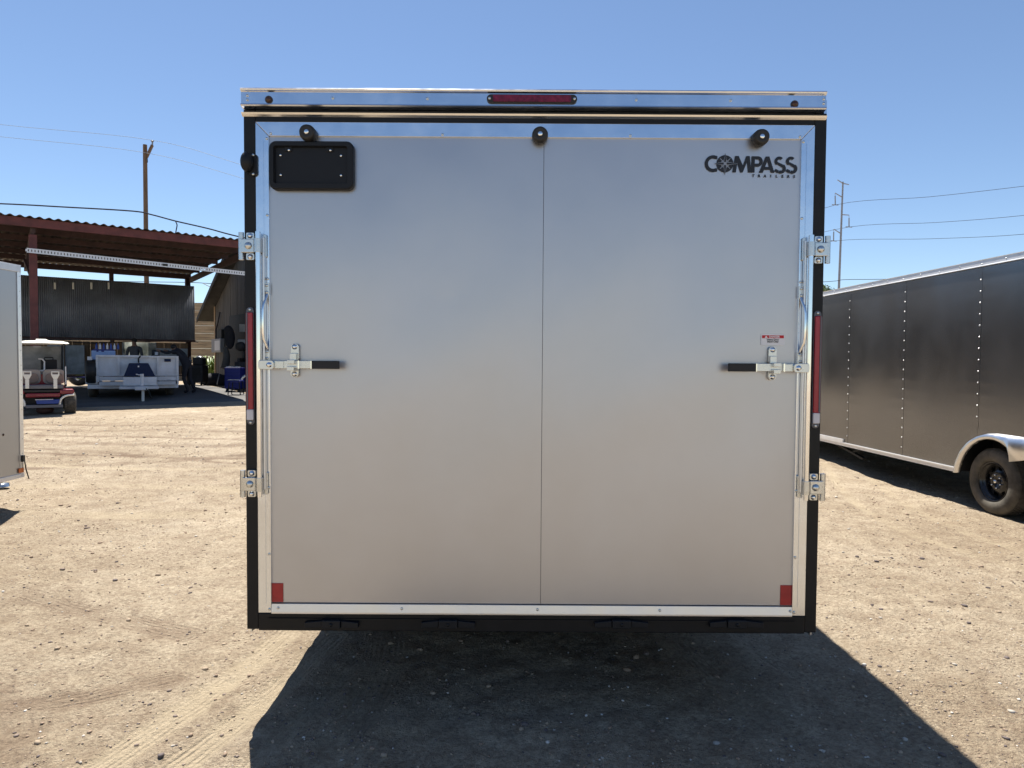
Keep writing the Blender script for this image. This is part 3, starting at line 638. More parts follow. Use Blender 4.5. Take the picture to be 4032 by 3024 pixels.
for ox in (0, 228):
    lg.arc(1655 + ox, 213, 36, 92, 40, 235, 22); lg.arc(1690 + ox, 358, 38, 98, -125, 55, 24)
    lg.poly([(1588 + ox, 255), (1630 + ox, 232), (1775 + ox, 300), (1735 + ox, 345)]); lg.poly([(1555 + ox, 405), (1585 + ox, 362), (1650 + ox, 395), (1628 + ox, 448)])
part('lettering', lg.mb, 'print', door, loc=(0, 0, 0), label='black COMPASS lettering on the upper right of the door')
st_ = Logo(); st_.k = 60
for dx, dy, l in ((0, -1, 205), (0, 1, 225), (-1, 0, 215), (1, 0, 250)):
    px_, py_ = -dy, dx
    st_.poly([(580 + px_ * 40, 268 + py_ * 40), (580 + dx * (l + 8), 268 + dy * (l + 8)), (580 - px_ * 40, 268 - py_ * 40)])
st_.arc(580, 268, 0, 50, 0, 360, 20)
for a in (45, 135, 225, 315):
    c_, s__ = math.cos(math.radians(a)), math.sin(math.radians(a)); st_.poly([(580 + c_ * 60 - s__ * 9, 268 - s__ * 60 - c_ * 9), (580 + c_ * 60 + s__ * 9, 268 - s__ * 60 + c_ * 9), (580 + c_ * 145 + s__ * 5, 268 - s__ * 145 + c_ * 5), (580 + c_ * 145 - s__ * 5, 268 - s__ * 145 - c_ * 5)])
rose = part('compass_rose', st_.mb, 'printlight', door, label='compass star inside the letter O')
s2 = Logo(); s2.k = 90
for dx, dy, l in ((0, -1, 205), (0, 1, 220), (-1, 0, 205), (1, 0, 235)):
    px_, py_ = -dy, dx
    s2.poly([(580 + px_ * 20 + dx * 30, 268 + py_ * 20 + dy * 30), (580 + px_ * 17 + dx * 80, 268 + py_ * 17 + dy * 80), (580 + dx * l, 268 + dy * l), (580 - px_ * 17 + dx * 80, 268 - py_ * 17 + dy * 80), (580 - px_ * 20 + dx * 30, 268 - py_ * 20 + dy * 30)])
part('rose_point', s2.mb, 'print', rose)
tb_, tz_ = U(1550, 508)
for i, ch in enumerate("TRAILERS"):
    tme = text_mesh(ch, .0165, .00055); tme.materials.append(K['print']); tx, tz = U(1145 + i * 116, 503 + i * 1.5); part('small_letter', tme, None, door, loc=(tx, -.0008, tz))
# danger sticker
xa, za = fx(2997, 1316); xb_, zb_ = fx(3089, 1359)
sk = part('danger_sticker', MB().prism(rrect(xa, zb_, xb_, za, .004, 3), -.0008, .0036), 'sticker', door, label='small white and red DANGER sticker')
part('red_band', MB().box((xa + .004, -.0012, za - .0175), (xb_ - .004, -.0009, za - .0045)), 'stickred', sk)
xm = (xa + xb_) / 2
for txt, dx, dz, sz, mk in (("DANGER", .006, -.0112, .0118, 'sticker'), ("Heavy Door", 0, -.0240, .0108, 'print'), ("Stand Clear", 0, -.0330, .0108, 'print')):
    tme = text_mesh(txt, sz, .00035 if mk == 'print' else .0004, .0002); tme.materials.append(K[mk]); part('sticker_text', tme, None, sk, loc=(xm + dx, -.0015, za + dz))
tri = MB().add([(xa + .015, -.0016, za - .0160), (xa + .029, -.0016, za - .0160), (xa + .022, -.0016, za - .0060)], [(0, 1, 2)]); part('warning_triangle', tri, 'sticker', sk)

# ================================================================== right charcoal trailer
DV = -.0512; A_ = 5.53; ang = math.atan(-DV)         # side runs along (DV,1)
rt_loc = Vector((A_ + DV * 7.2, 7.2, 0)); RT = thing('cargo_trailer', 'dark charcoal enclosed trailer with riveted side panels and white trim, at right', 'trailer', rt_loc, ang)
rtn = Vector((1, -DV, 0)).normalized(); rtd = Vector((DV, 1, 0)).normalized()
def rloc(px, py, off=0):
    p = hit(px, py, rt_loc - rtn * off, rtn) - rt_loc; return (p.dot(rtn), p.dot(rtd), p.z)
zb = (rloc(3753, 1855)[2] + rloc(3280, 1746)[2]) / 2; zt = (rloc(3239, 1150)[2] + rloc(4032, 990)[2]) / 2
seams = [rloc(3343, 1450)[1], rloc(3560, 1450)[1], rloc(3857, 1400)[1]]
pitch = (seams[0] - seams[2]) / 2; y_far = seams[0] + 2 * pitch + .3; y_near = seams[2] - 4 * pitch
edges = [y_near] + [seams[2] - k * pitch for k in (3, 2, 1)] + [seams[2], seams[1], seams[0], seams[0] + pitch, y_far]
WD = 2.55; wy = rloc(3893, 1895)[1]; fy0 = rloc(3760, 1860)[1]
_op = [(3758, 1860), (3765, 1822), (3782, 1780), (3812, 1741), (3850, 1716), (3885, 1706), (3925, 1707), (3975, 1714), (4032, 1722)]
_ap = sorted([(rloc(px_, py_, .03)[1], rloc(px_, py_, .03)[2]) for px_, py_ in _op]); _ym = wy - .43
def arch_top(y):  # height of the fender's outer edge at y
    y = max(y, 2 * _ym - y)
    return -1 if y > _ap[-1][0] else float(np.interp(y, [p[0] for p in _ap], [p[1] for p in _ap]))
for i in range(len(edges) - 1):
    a, b = edges[i] + .0012, edges[i + 1] - .0012; n = 18; nz = 51; ph_ = [random.random() for _ in range(60)]; q = MB(); vs = []; fs = []
    for j in range(nz + 1):
        for k in range(n + 1):
            yy = a + (b - a) * k / n; zz = zb + .05 + (zt - zb - .13) * j / nz; u_ = k / n
            e = (math.sin(math.pi * u_)) * .006 * math.sin(math.pi * j / nz) * (1 + .6 * math.sin(3.1 * zz + i * 1.7))
            e += (math.exp(-u_ * 9) + math.exp(-(1 - u_) * 9)) * .0022 * ph_[j // 3] * (.5 - .5 * math.cos(2 * math.pi * j / 3.0)) * (1 if 0 < k < n else .3)
            vs.append((-e, yy, zz))
    for j in range(nz):
        for k in range(n): fs.append((j * (n + 1) + k, j * (n + 1) + k + 1, (j + 1) * (n + 1) + k + 1, (j + 1) * (n + 1) + k))
    q.add(vs, fs, True)
    # cut the wheel opening: drop the faces inside it
    keep = []
    for f in q.f:
        c = np.mean([q.v[t] for t in f], 0)
        if c[2] < arch_top(c[1]) - .045: continue
        keep.append(f)
    q.f = keep; q.sm = [True] * len(keep)
    part('side_panel', q, 'char', RT)
    if 0 < i:
        nn = 17
        for r_ in range(nn):
            zz = zb + .11 + (zt - zb - .30) * (r_ + .4) / (nn - .4)
            if edges[i] < fy0 + .05 and zz < .95: continue
            part('rivet', MB().lathe([(0, -.006), (.006, -.005), (.0085, 0)], 8, ax='x').mesh('rivet', 'alu_dull') if (i, r_) == (1, 0) or 'RV' not in globals() else RV, None, RT, loc=(-.0015, edges[i] + .012, zz))
            if 'RV' not in globals(): RV = [o for o in RT.children if o.name.startswith('rivet')][0].data
        part('panel_lap', MB().box((-.0022, edges[i] - .012, zb + .05), (-.0002, edges[i] + .028, zt - .08)) if edges[i] > fy0 + .05 else MB().box((-.0022, edges[i] - .012, .92), (-.0002, edges[i] + .028, zt - .08)), 'char', RT)
part('roof_rail', MB().prism([(-.022, zt - .075), (-.022, zt - .068), (-.012, zt - .062), (-.012, zt - .006), (-.018, zt), (.05, zt + .004), (.05, zt - .075)], y_near, y_far, 'xz'), 'white', RT)
part('bottom_rail', MB().prism([(-.014, zb), (-.014, zb + .035), (-.020, zb + .040), (-.020, zb + .052), (.02, zb + .052), (.02, zb)], fy0, y_far, 'xz'), 'white', RT)
part('bottom_rail', MB().prism([(-.014, zb), (-.014, zb + .052), (.02, zb + .052), (.02, zb)], y_near, fy0 - 1.95, 'xz'), 'white', RT)
k = 0
yy = y_near + .1
while yy < y_far:
    part('rivet', RV, None, RT, loc=(-.0125, yy, zt - .034 - .012 * (k % 2))); yy += .34; k += 1
part('body', MB().box((.03, y_near, .80), (WD, y_far, zt - .02)), 'dark', RT)
part('roof', MB().box((.052, y_near, zt - .018), (WD, y_far, zt + .006)), 'white', RT)
part('floor', MB().box((.03, y_near, zb + .002), (WD, fy0 - 1.95, .799)), 'dark', RT); part('floor', MB().box((.03, fy0, zb + .002), (WD, y_far, .799)), 'dark', RT)
part('wheel_box', MB().box((.45, fy0 - 1.949, .42), (WD - .45, fy0 - .001, .799)), 'dark', RT)
part('far_side_skin', MB().box((WD + .001, y_near, zb + .03), (WD + .01, y_far, zt - .03)), 'char', RT)
part('rear_door', MB().box((.05, y_near - .04, zb + .06), (WD - .05, y_near - .001, zt - .10)), 'char', RT)
nose = MB().add([(.0, y_far, zb), (WD, y_far, zb), (WD / 2, y_far + .75, zb), (0, y_far, zt - .01), (WD, y_far, zt - .01), (WD / 2, y_far + .75, zt - .01)], [(0, 2, 1), (3, 4, 5), (0, 3, 5, 2), (2, 5, 4, 1)])
part('front_nose', nose, 'char', RT)
part('tongue', MB().beam((.25, y_far - .3, zb + .04), (WD / 2, y_far + 1.8, zb + .04), .06, .09).beam((WD - .25, y_far - .3, zb + .04), (WD / 2, y_far + 1.8, zb + .04), .06, .09), 'dark', RT)
a_ = rloc(3255, 1722); part('step_well', MB().box((-.02, a_[1] - .5, zb + .0525), (-.002, a_[1] + .25, zb + .10)), 'white', RT)
sj = rloc(3300, 1760, 0)
part('stabiliser_jack', MB().beam((.12, sj[1] + .35, zb), (.12, sj[1] - .5, zb - .15), .05, .03).beam((.12, sj[1] - .2, zb - .09), (.12, sj[1] - .48, zb - .01), .03, .02), 'dark', RT)
# fender (teardrop tandem) outline in the side plane
fen_o = []; fen_i = []
z_base = zb + .0
c1y = wy; R_o, R_i = .50, .455
def fpt(px, py): p = rloc(px, py, .03); return (p[1], p[2])
op = [(3758, 1860), (3765, 1822), (3782, 1780), (3812, 1741), (3850, 1716), (3885, 1706), (3925, 1707), (3975, 1714), (4032, 1722)]
ip = [(3768, 1861), (3777, 1823), (3795, 1785), (3822, 1753), (3855, 1733), (3890, 1727), (3925, 1732), (3955, 1748), (3980, 1770)]
O2 = [fpt(*p) for p in op]; I2 = [fpt(*p) for p in ip]
yM = wy - .43      # middle of the two wheels
O2 = [(y, z) for y, z in O2 if y > yM]; I2 = [(y, z) for y, z in I2 if y > yM + .0]
mir = lambda L: [(2 * yM - y, z) for y, z in reversed(L)]
lowv = (yM, .60)
I2 = I2 + [(yM + .10, .62)]
outer = O2 + mir(O2); inner = I2 + mir(I2)
fen = MB(); n1 = len(outer); n2 = len(inner)
import bisect
def resample(L, n):
    P = np.array(L); d = np.r_[0, np.cumsum(np.hypot(*np.diff(P, axis=0).T))]; t = np.linspace(0, d[-1], n); return list(zip(np.interp(t, d, P[:, 0]), np.interp(t, d, P[:, 1])))
Ro = resample(O2, 24) + resample(mir(O2), 24)[1:]; Ri = resample(I2, 24) + resample(mir(I2), 24)[1:]
vs = []; N_ = len(Ro)
for (a, b), (c, d) in zip(Ro, Ri):
    m1 = (a * .82 + c * .18, b * .82 + d * .18)
    vs += [(-.002, a, b), (-.018, a * .97 + c * .03, b * .97 + d * .03), (-.055, *m1), (-.052, c, d), (.0, c, d - .0)]
fs = [(5 * i + j, 5 * i + j + 1, 5 * (i + 1) + j + 1, 5 * (i + 1) + j) for i in range(N_ - 1) for j in range(4)]
fen.add(vs, fs, True); part('fender', fen, 'alu_dull', RT, label='white teardrop fender around the wheels')
wm = wheel_tree(RT, (.135, wy, .357), -1); wheel_tree(RT, (.135, 2 * yM - wy, .357), -1)
for q in (0, 1):
    part('axle', MB().tube([(.2, (wy, 2 * yM - wy)[q], .36), (WD - .2, (wy, 2 * yM - wy)[q], .36)], .04, 10), 'dark', RT)
    w2 = wheel_tree(RT, (WD - .135, (wy, 2 * yM - wy)[q], .357), 1)

# ================================================================== left silver trailer
LX, LY = -5.275, 7.24
LT = thing('cargo_trailer', 'pale silver enclosed trailer cut off by the left edge of the picture', 'trailer', (LX, LY, 0))
lb = at(90, 1878, LY).z; lt = at(66, 1045, LY).z; LL = 5.2; LW = 2.5
part('side_panel', MB().box((-.012, -1.22, lb + .03), (0, -.055, lt - .05)), 'silverside', LT, .001)
for k in range(3): part('side_panel', MB().box((-.012, -1.22 - 1.221 * (k + 1) + .003, lb + .03), (0, -1.223 - 1.221 * k, lt - .05)), 'silverside', LT, .001)
part('body', MB().prism([(-.013, -LL), (-.013, -.01), (-LW / 2, .62), (-LW + .013, -.01), (-LW + .013, -LL)], lb + .02, lt - .02, 'xy'), 'silverside', LT)
part('corner_trim', MB().box((.0005, -.053, lb + .03), (.008, .0, lt - .06)), 'alu_dull', LT, .001)
part('roof_rail', MB().box((-.02, -LL, lt - .075), (.012, .0, lt)), 'white', LT, .003)
part('bottom_rail', MB().box((-.02, -LL, lb), (.010, .002, lb + .045)), 'white', LT, .003)
part('side_marker', MB().box((.0085, -.085, lb + .055), (.013, -.012, lb + .105)), 'orange', LT, .002, label='orange side marker')
part('latch', MB().box((.0085, -.045, lb + .17), (.026, -.005, lb + .24)), 'rubber', LT, .004)
part('safety_chain', MB().tube([(.022, -.01, lb + .17), (.028, .0, lb + .08), (.05, .01, lb - .02)], .006, 6), 'dark', LT)
part('marker_hole', MB().lathe([(0, .004), (.012, .003), (.014, 0)], 12, ax='x').mesh('marker_hole', 'amber'), None, LT, loc=(.001, -.28, at(18, 1712, LY - .28).z))
for z in np.linspace(lb + .1, lt - .12, 14): part('rivet', MB().lathe([(0, .004), (.004, .003), (.006, 0)], 6, ax='x').mesh('rivet', 'zinc'), None, LT, loc=(.0082, -.020, float(z)))
jk = Vector(at(14, 1916, 8.5)) - Vector((LX, LY, 0))
part('tongue', MB().beam((-.3, -.3, lb + .03), (-LW / 2, 1.2, lb + .03), .06, .10).beam((-LW + .3, -.3, lb + .03), (-LW / 2, 1.2, lb + .03), .06, .10), 'dark', LT)
jz = T(LX - 1.05, LY + 1.25)
part('tongue_jack', MB().tube([(-1.08, 1.08, jz + .06), (-1.08, 1.08, .95)], .03, 12).lathe([(0, jz + .055), (.09, jz + .05), (.10, jz + .01)], 16, (-1.08, 1.08, 0), 'z'), 'zinc', LT)
part('axle', MB().tube([(-.15, -3.2, .35), (-LW + .15, -3.2, .35)], .035, 10), 'dark', LT)
wheel_tree(LT, (.13, -3.2, .357), 1); wheel_tree(LT, (-LW - .13, -3.2, .357), -1)
part('fender', MB().prism([(-3.75, .45), (-3.6, .76), (-2.8, .76), (-2.65, .45), (-2.7, .45), (-2.83, .72), (-3.57, .72), (-3.70, .45)], .001, .25, 'yz'), 'white', LT)

# ================================================================== open steel shed (canopy)
UA = Vector((.8, .6, 0)); VA = Vector((-.6, .8, 0)); CA = Vector((-7.86, 19.76, 0)); cang = math.atan2(.6, .8)
SH = thing('open_shed', 'open steel shed with corrugated roof, red beams and dark sheet back wall', 'shed', CA, cang)
def cl(px, py, D):
    p = hit(px, py, CA + VA * D, VA) - CA; return (p.dot(UA), D, p.z)
def cw(lx, D, z=0): return CA + UA * lx + VA * D + Vector((0, 0, z))
ZE = 5.10; X1 = .30; X0 = -11.5; DD = 8.6; SL = (cl(400, 1077, DD)[2] + .235 - ZE) / DD
zr_ = lambda D: ZE + SL * D
# corrugated roof as single sheets laid side by side
wv = .195; sheets = 0; x = X0
while x < X1 - .05:
    x_b = min(X1, x + wv * 5); n = max(4, int(round((x_b - x) / wv * 8))); q = MB(); vs = []
    for D in (-.14, DD / 2, DD + .25):
        for i in range(n + 1):
            xx = x + (x_b - x) * i / n; vs.append((xx, D, zr_(D) + .022 * math.cos(2 * math.pi * xx / wv) + .0035 * (sheets % 2)))
    for j in range(2):
        for i in range(n): fs_ = (j * (n + 1) + i, j * (n + 1) + i + 1, (j + 1) * (n + 1) + i + 1, (j + 1) * (n + 1) + i); q.f.append(fs_); q.sm.append(True)
    q.v = vs; so = part('roof_sheet', q, 'roofsheet', SH); md = so.modifiers.new('t', 'SOLIDIFY'); md.thickness = .003
    x = x_b; sheets += 1
part('fascia_beam', MB().box((X0, -.05, zr_(0) - .235), (X1, .0, zr_(0) - .026)), 'rust', SH, .004)
part('fascia_flange', MB().box((X0, .001, zr_(0) - .235), (X1, .07, zr_(0) - .222)), 'rust2', SH)
for i, D in enumerate((1.35, 2.7, 4.05, 5.4, 6.75)):
    part('purlin', MB().box((X0, D, zr_(D) - .17), (X1 - .05, D + .06, zr_(D) - .024)), 'rust2', SH)
part('rear_beam', MB().box((X0, DD - .1, zr_(DD) - .225), (X1, DD, zr_(DD) - .026)), 'rust2', SH)
for lx in (X1 - .05, cl(132, 1000, .1)[0], X0 + 1.0):
    part('rafter', MB().add([(lx + a, D, zr_(D) + b) for D in (.08, DD - .11) for a, b in ((-.05, -.36), (.05, -.36), (.05, -.175), (-.05, -.175))], [(0, 1, 2, 3), (7, 6, 5, 4), (0, 4, 5, 1), (1, 5, 6, 2), (2, 6, 7, 3), (3, 7, 4, 0)]), 'rust2', SH)
def gz_at(lx, D): p = cw(lx, D); return T(p.x, p.y)
lxp = cl(132, 1100, .12)[0]
part('front_post', MB().box((lxp - .085, .072, gz_at(lxp, .1)), (lxp + .085, .235, zr_(0) - .40)), 'rust', SH, .006)
part('post_stub', MB().box((lxp - .03, .10, zr_(0) - .398), (lxp + .03, .2, zr_(0) - .24)), 'rust2', SH)
part('brace', MB().beam((lxp - .16, .9, zr_(0) - .95), (lxp - .04, .24, zr_(0) - 1.45), .06, .06), 'rust2', SH)
for lx in (cl(440, 1090, DD - .3)[0], X1 - .12, X0 + .5, cl(742, 1400, DD - .3)[0]):
    g = gz_at(lx, DD - .3); part('rear_post', MB().box((lx - .07, DD - .25, g), (lx + .07, DD - .11, zr_(DD) - .227)), 'rust2', SH, .005)
part('front_post', MB().box((X1 - .14, .072, gz_at(X1 - .1, .1)), (X1 - .01, .20, zr_(0) - .24)), 'rust', SH, .005)
# slotted galvanised strip slung under the fascia
p0 = cl(105, 985, -.09); p1 = cl(975, 1078, -.09)
def lerp(a, b, t): return tuple(a[i] + (b[i] - a[i]) * t for i in range(3))
hh = .056; ns = 78; rail = MB()
rail.beam((p0[0], -.09, p0[2] + hh - .014), (p1[0], -.09, p1[2] + hh - .014), .014, .030).beam((p0[0], -.09, p0[2] - hh + .014), (p1[0], -.09, p1[2] - hh + .014), .014, .030)
sr = part('slotted_strip', rail, 'galvb', SH, label='pale slotted metal strip slung across the front of the shed')
rg = MB().box((-.0235, -.0045, -hh + .029), (.0235, .0045, hh - .029)).mesh('strip_web', 'galvb')
for i in range(ns + 1):
    a = lerp(p0, p1, i / ns); part('strip_web', rg, None, sr, loc=(a[0], -.09, a[2]))
mid = lerp(p0, p1, .585); part('strip_joint', MB().box((mid[0] - .06, -.105, mid[2] - .03), (mid[0] + .06, -.098, mid[2] + .03)), 'dark', sr)
for t in (.99,): a = lerp(p0, p1, t); part('strip_hanger', MB().box((a[0] - .02, -.082, a[2] + .02), (a[0] + .02, -.052, zr_(0) - .1)), 'galv', sr)
# back wall of dark corrugated sheets
DW = 7.9
w_tl = cl(66, 1081, DW); w_tr = cl(766, 1127, DW); w_bl = cl(72, 1341, DW); w_br = cl(771, 1339, DW)
ztop = lambda x: w_tl[2] + (w_tr[2] - w_tl[2]) * (x - w_tl[0]) / (w_tr[0] - w_tl[0]); zbot = lambda x: w_bl[2] + (w_br[2] - w_bl[2]) * (x - w_bl[0]) / (w_br[0] - w_bl[0])
xa = w_tl[0] - 2.5; xend = w_tr[0]; per = (xend - w_tl[0]) / 93; si = 0
while xa < xend - .05:
    xb_ = min(xend, xa + per * 10); n = max(8, int(round((xb_ - xa) / per * 8))); vs = []
    for j in range(2):
        for i in range(n + 1):
            xx = xa + (xb_ - xa) * i / n; vs.append((xx, DW + .022 * math.cos(2 * math.pi * xx / per) + .003 * (si % 2), (zbot(xx), ztop(xx))[j]))
    q = MB(); q.add(vs, [(i, i + 1, n + 2 + i, n + 1 + i) for i in range(n)], True)
    so = part('wall_sheet', q, 'bluesheet', SH); md = so.modifiers.new('t', 'SOLIDIFY'); md.thickness = .002; md.offset = 1
    xa = xb_; si += 1
part('wall_girt', MB().box((w_tl[0] - 2.5, DW - .08, 2.30), (xend, DW - .022, 2.38)), 'rust2', SH)
for px in (216, 288, 360, 428):
    a = cl(px, 1112, DW - .1); b = cl(px, 1138, DW - .1); part('wall_bracket', MB().box((a[0] - .03, DW - .06, b[2]), (a[0] + .03, DW - .024, a[2])), 'cream', SH, label='small pale bracket on the dark wall')
# brown boards below it
xr = cl(742, 1400, DW)[0]; xx = w_bl[0] - 2.5; zl_ = cl(280, 1478, DW + .1)[2]; zh_ = w_bl[2] + .02
bi = 0
while xx < xr:
    wd = .24 + .06 * random.random()
    if cl(484, 1400, DW)[0] - .1 < xx < cl(613, 1400, DW)[0] - .25: xx += wd; continue
    part('plank', MB().box((xx + .006, DW + .06, zl_ + .01 + .03 * random.random()), (min(xr, xx + wd) - .006, DW + .085 + .01 * random.random(), zh_)), 'ply', SH); xx += wd
part('wall_rail', MB().box((w_bl[0] - 2.5, DW + .0, zl_ - .05), (xr, DW + .055, zl_ + .0)), 'rust2', SH)
cable_pts = [cl(px, py, DW - .05) for px, py in ((80, 1347), (250, 1344), (370, 1352), (440, 1346), (600, 1345), (740, 1341), (780, 1348))]
part('cable', MB().tube(cable_pts, .015, 6), 'wire', SH)
# concrete floor under it
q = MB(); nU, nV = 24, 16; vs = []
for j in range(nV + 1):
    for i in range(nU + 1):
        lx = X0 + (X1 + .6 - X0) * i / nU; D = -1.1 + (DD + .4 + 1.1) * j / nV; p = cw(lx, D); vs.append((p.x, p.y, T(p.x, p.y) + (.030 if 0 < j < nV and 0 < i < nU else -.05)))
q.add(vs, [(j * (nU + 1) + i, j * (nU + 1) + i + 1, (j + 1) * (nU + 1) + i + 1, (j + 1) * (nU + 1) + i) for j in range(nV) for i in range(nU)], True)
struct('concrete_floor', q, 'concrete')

# ================================================================== board shed on the right of the canopy
BO = Vector((-12.8, 29.0, 0)); NV = Vector((.6, -.8, 0)); gB = T(-12.8, 29)
BS = thing('workshop_building', 'grey board workshop with dark sloping roof, partly hidden behind the silver trailer', 'building', BO, math.atan2(-.8, .6))
# local x runs towards the camera along the gable, local y runs away from it (behind the gable)
zec = 3.95; pit = .46; RX = 4.25
for i in range(17):
    a = i * .5; b = a + .485
    ht = lambda x: zec + pit * min(x, 2 * RX - x)
    part('board', MB().prism([(a, gB - .1), (b, gB - .1), (b, ht(b) - .1), (a, ht(a) - .1)], .02 + .006 * (i % 2), .045 + .006 * (i % 2)), 'bwall', BS)
part('gable_backing', MB().prism([(0, gB - .1), (2 * RX, gB - .1), (2 * RX, zec - .12), (RX, zec + pit * RX - .12), (0, zec - .12)], .06, .10), 'dark', BS)
part('side_wall', MB().box((0, .11, gB - .1), (.08, 8, zec - .1)), 'bwall', BS); part('side_wall', MB().box((2 * RX - .08, .11, gB - .1), (2 * RX, 8, zec - .1)), 'bwall', BS)
part('roof', MB().prism([(-1.35, zec - pit * 1.35), (RX, zec + pit * RX), (RX, zec + pit * RX + .15), (-1.35, zec - pit * 1.35 + .12)], -.4, 8.4), 'shingle', BS)
part('roof', MB().prism([(RX + .002, zec + pit * RX), (2 * RX + 1.2, zec - pit * 1.2), (2 * RX + 1.2, zec - pit * 1.2 + .12), (RX + .002, zec + pit * RX + .15)], -.4, 8.4), 'shingle', BS)
part('barge_board', MB().prism([(-1.38, zec - pit * 1.38 - .06), (RX, zec + pit * RX - .06), (RX, zec + pit * RX + .16), (-1.38, zec - pit * 1.38 + .13)], -.44, -.402), 'shingle', BS)
part('corner_post', MB().box((-.02, -.02, gB - .1), (.12, .018, zec - .05)), 'woodv', BS)
part('doorway', MB().box((2.35, .0, gB), (6.2, .019, gB + 2.75)), 'dark', BS, label='doorway with the shade inside painted as a dark sheet')  # flat dark sheet over the boards, painting the shade of the interior
def bl(px, py, off=-.15):
    N = Vector((.8, .6, 0)); p = hit(px, py, BO + N * off, N) - BO; return (p.dot(NV), off, p.z)
a = bl(836, 1336, -.12); b = bl(872, 1387, -.12)
mbx = part('meter_box', MB().box((a[0], -.16, b[2]), (b[0], -.0, a[2])), 'boxgrey', BS, .01); part('meter_door', MB().box((a[0] + (b[0] - a[0]) * .4, -.175, b[2] + .08), (b[0] - .05, -.161, a[2] - .08)), 'galvb', mbx)
part('conduit', MB().tube([bl(866, 1230, -.06), bl(858, 1270, -.06), bl(850, 1300, -.06), bl(852, 1336, -.06)], .03, 8), 'wire', BS)
part('conduit_box', MB().box((bl(848, 1300)[0], -.1, bl(848, 1336)[2]), (bl(866, 1300)[0], -.0, bl(866, 1296)[2])), 'dark', BS)

# plank retaining fence behind
PFY = 33.0; pf = thing('plank_fence', 'tall tan plank fence between the open shed and the grey workshop', 'fence', (-14, PFY, T(-14, PFY)))
zf = T(-14, PFY); topz = at(800, 1192, PFY).z - zf; midz = at(800, 1432, PFY).z - zf
rows = 8; hrow = (topz - midz) / rows
for sgi, (xa, xb_) in enumerate(((-14, -10.6), (-10.58, -7.2), (-7.18, -3.8), (-3.78, -.5), (-.48, 3.0))):
    for r_ in range(rows):
        z0_ = midz + r_ * hrow; part('plank', MB().box((xa, .02 * random.random(), z0_ + .003), (xb_ - .01, .06 + .02 * random.random(), z0_ + hrow - .004)), 'wood', pf)
xx = -14.
while xx < 3.0:
    wd = .22 + .05 * random.random(); part('plank', MB().box((xx, .02 * random.random(), -.1), (xx + wd - .006, .06, midz - .02 + .0 * random.random())), 'woodv', pf); xx += wd
for xx in np.arange(-14, 3.1, 1.7): part('post', MB().box((float(xx) - .06, .09, -.1), (float(xx) + .06, .2, topz + .05)), 'wood', pf)
# aerial above the fence
ab = at(822, 1198, 32.2)
an = MB().tube([at(822, 1210, 32.2), at(829, 1128, 32.2)], .03, 6).tube([at(829, 1130, 32.2), at(800, 1116, 32.2)], .02, 6).tube([at(829, 1128, 32.2), at(838, 1140, 32.2), at(834, 1165, 32.2), at(842, 1172, 32.2), at(846, 1140, 32.2)], .02, 6).tube([at(842, 1172, 32.2), at(845, 1190, 32.2), at(860, 1192, 32.2)], .02, 6)
solo('roof_aerial', an, 'galv', 'thin bent aerial sticking up above the tan plank fence', 'aerial')

# ================================================================== utility pole and cables on the left
PY = 31.0; pb = at(573, 1000, PY); pt_ = at(571, 570, PY)
UP = thing('utility_pole', 'brown wooden utility pole rising behind the shed roof', 'utility pole', (pb.x, PY, T(pb.x, PY)))
o_ = Vector(UP.location)
part('pole', MB().tube([(.06, 0, -.3), (.03, 0, 5), (pt_.x - pb.x, 0, pt_.z - o_.z)], .115, 14, r1=.088), 'pole', UP)
a = at(577, 620, PY) - o_; b = at(600, 571, PY) - o_
part('crossarm', MB().beam(a, b, .09, .10), 'pole', UP); c = at(600, 556, PY) - o_
part('insulator', MB().tube([b, c], .035, 8).ball(c, .07, 6, (1, 1, .6)), 'galv', UP)
part('ground_lead', MB().tube([at(580, 622, PY - .12) - o_, at(581, 640, PY - .12) - o_], .02, 6), 'wire', UP)
def cable(pts, r, m_, label, name='power_line'):
    # smooth through points
    P = [Vector(p) for p in pts]; out = []
    for i in range(len(P) - 1):
        p0_, p1_, p2_, p3_ = P[max(i - 1, 0)], P[i], P[i + 1], P[min(i + 2, len(P) - 1)]
        for k in range(6):
            t = k / 6; out.append(.5 * ((2 * p1_) + (p2_ - p0_) * t + (2 * p0_ - 5 * p1_ + 4 * p2_ - p3_) * t * t + (3 * p1_ - p0_ - 3 * p2_ + p3_) * t ** 3))
    out.append(P[-1]); return solo(name, MB().tube(out, r, 6), m_, label, 'cable')
cable([at(-500, 420, 30), at(0, 490, 30.5), at(600, 552, PY), at(955, 650, 31), at(1500, 820, 31)], .009, 'wirethin', 'upper thin overhead wire carried by the wooden utility pole')
cable([at(-500, 480, 30), at(0, 538, 30.5), at(565, 600, PY - .15), at(955, 702, 31), at(1500, 870, 31)], .009, 'wirethin', 'lower thin overhead wire passing the wooden utility pole')
cable([at(-400, 790, 26), at(0, 802, 26), at(250, 815, 26), at(520, 831, 26), at(600, 846, 26), at(690, 870, 26), at(820, 900, 26), at(950, 934, 26), at(1300, 1010, 26)], .028, 'wire', 'thick dark cable sagging just above the shed roof')
cable([at(690, 870, 25.9), at(697, 885, 25.9), at(694, 905, 25.9), at(690, 925, 25.9)], .02, 'wire', 'short loose tail hanging from the thick cable above the shed roof', 'cable_tail')
cable([at(-300, 1078, 40), at(70, 1085, 40), at(400, 1106, 40), at(740, 1112, 40), at(860, 1118, 40), at(1200, 1130, 40)], .02, 'wire', 'dark wire seen in the gap between shed roof and dark wall')

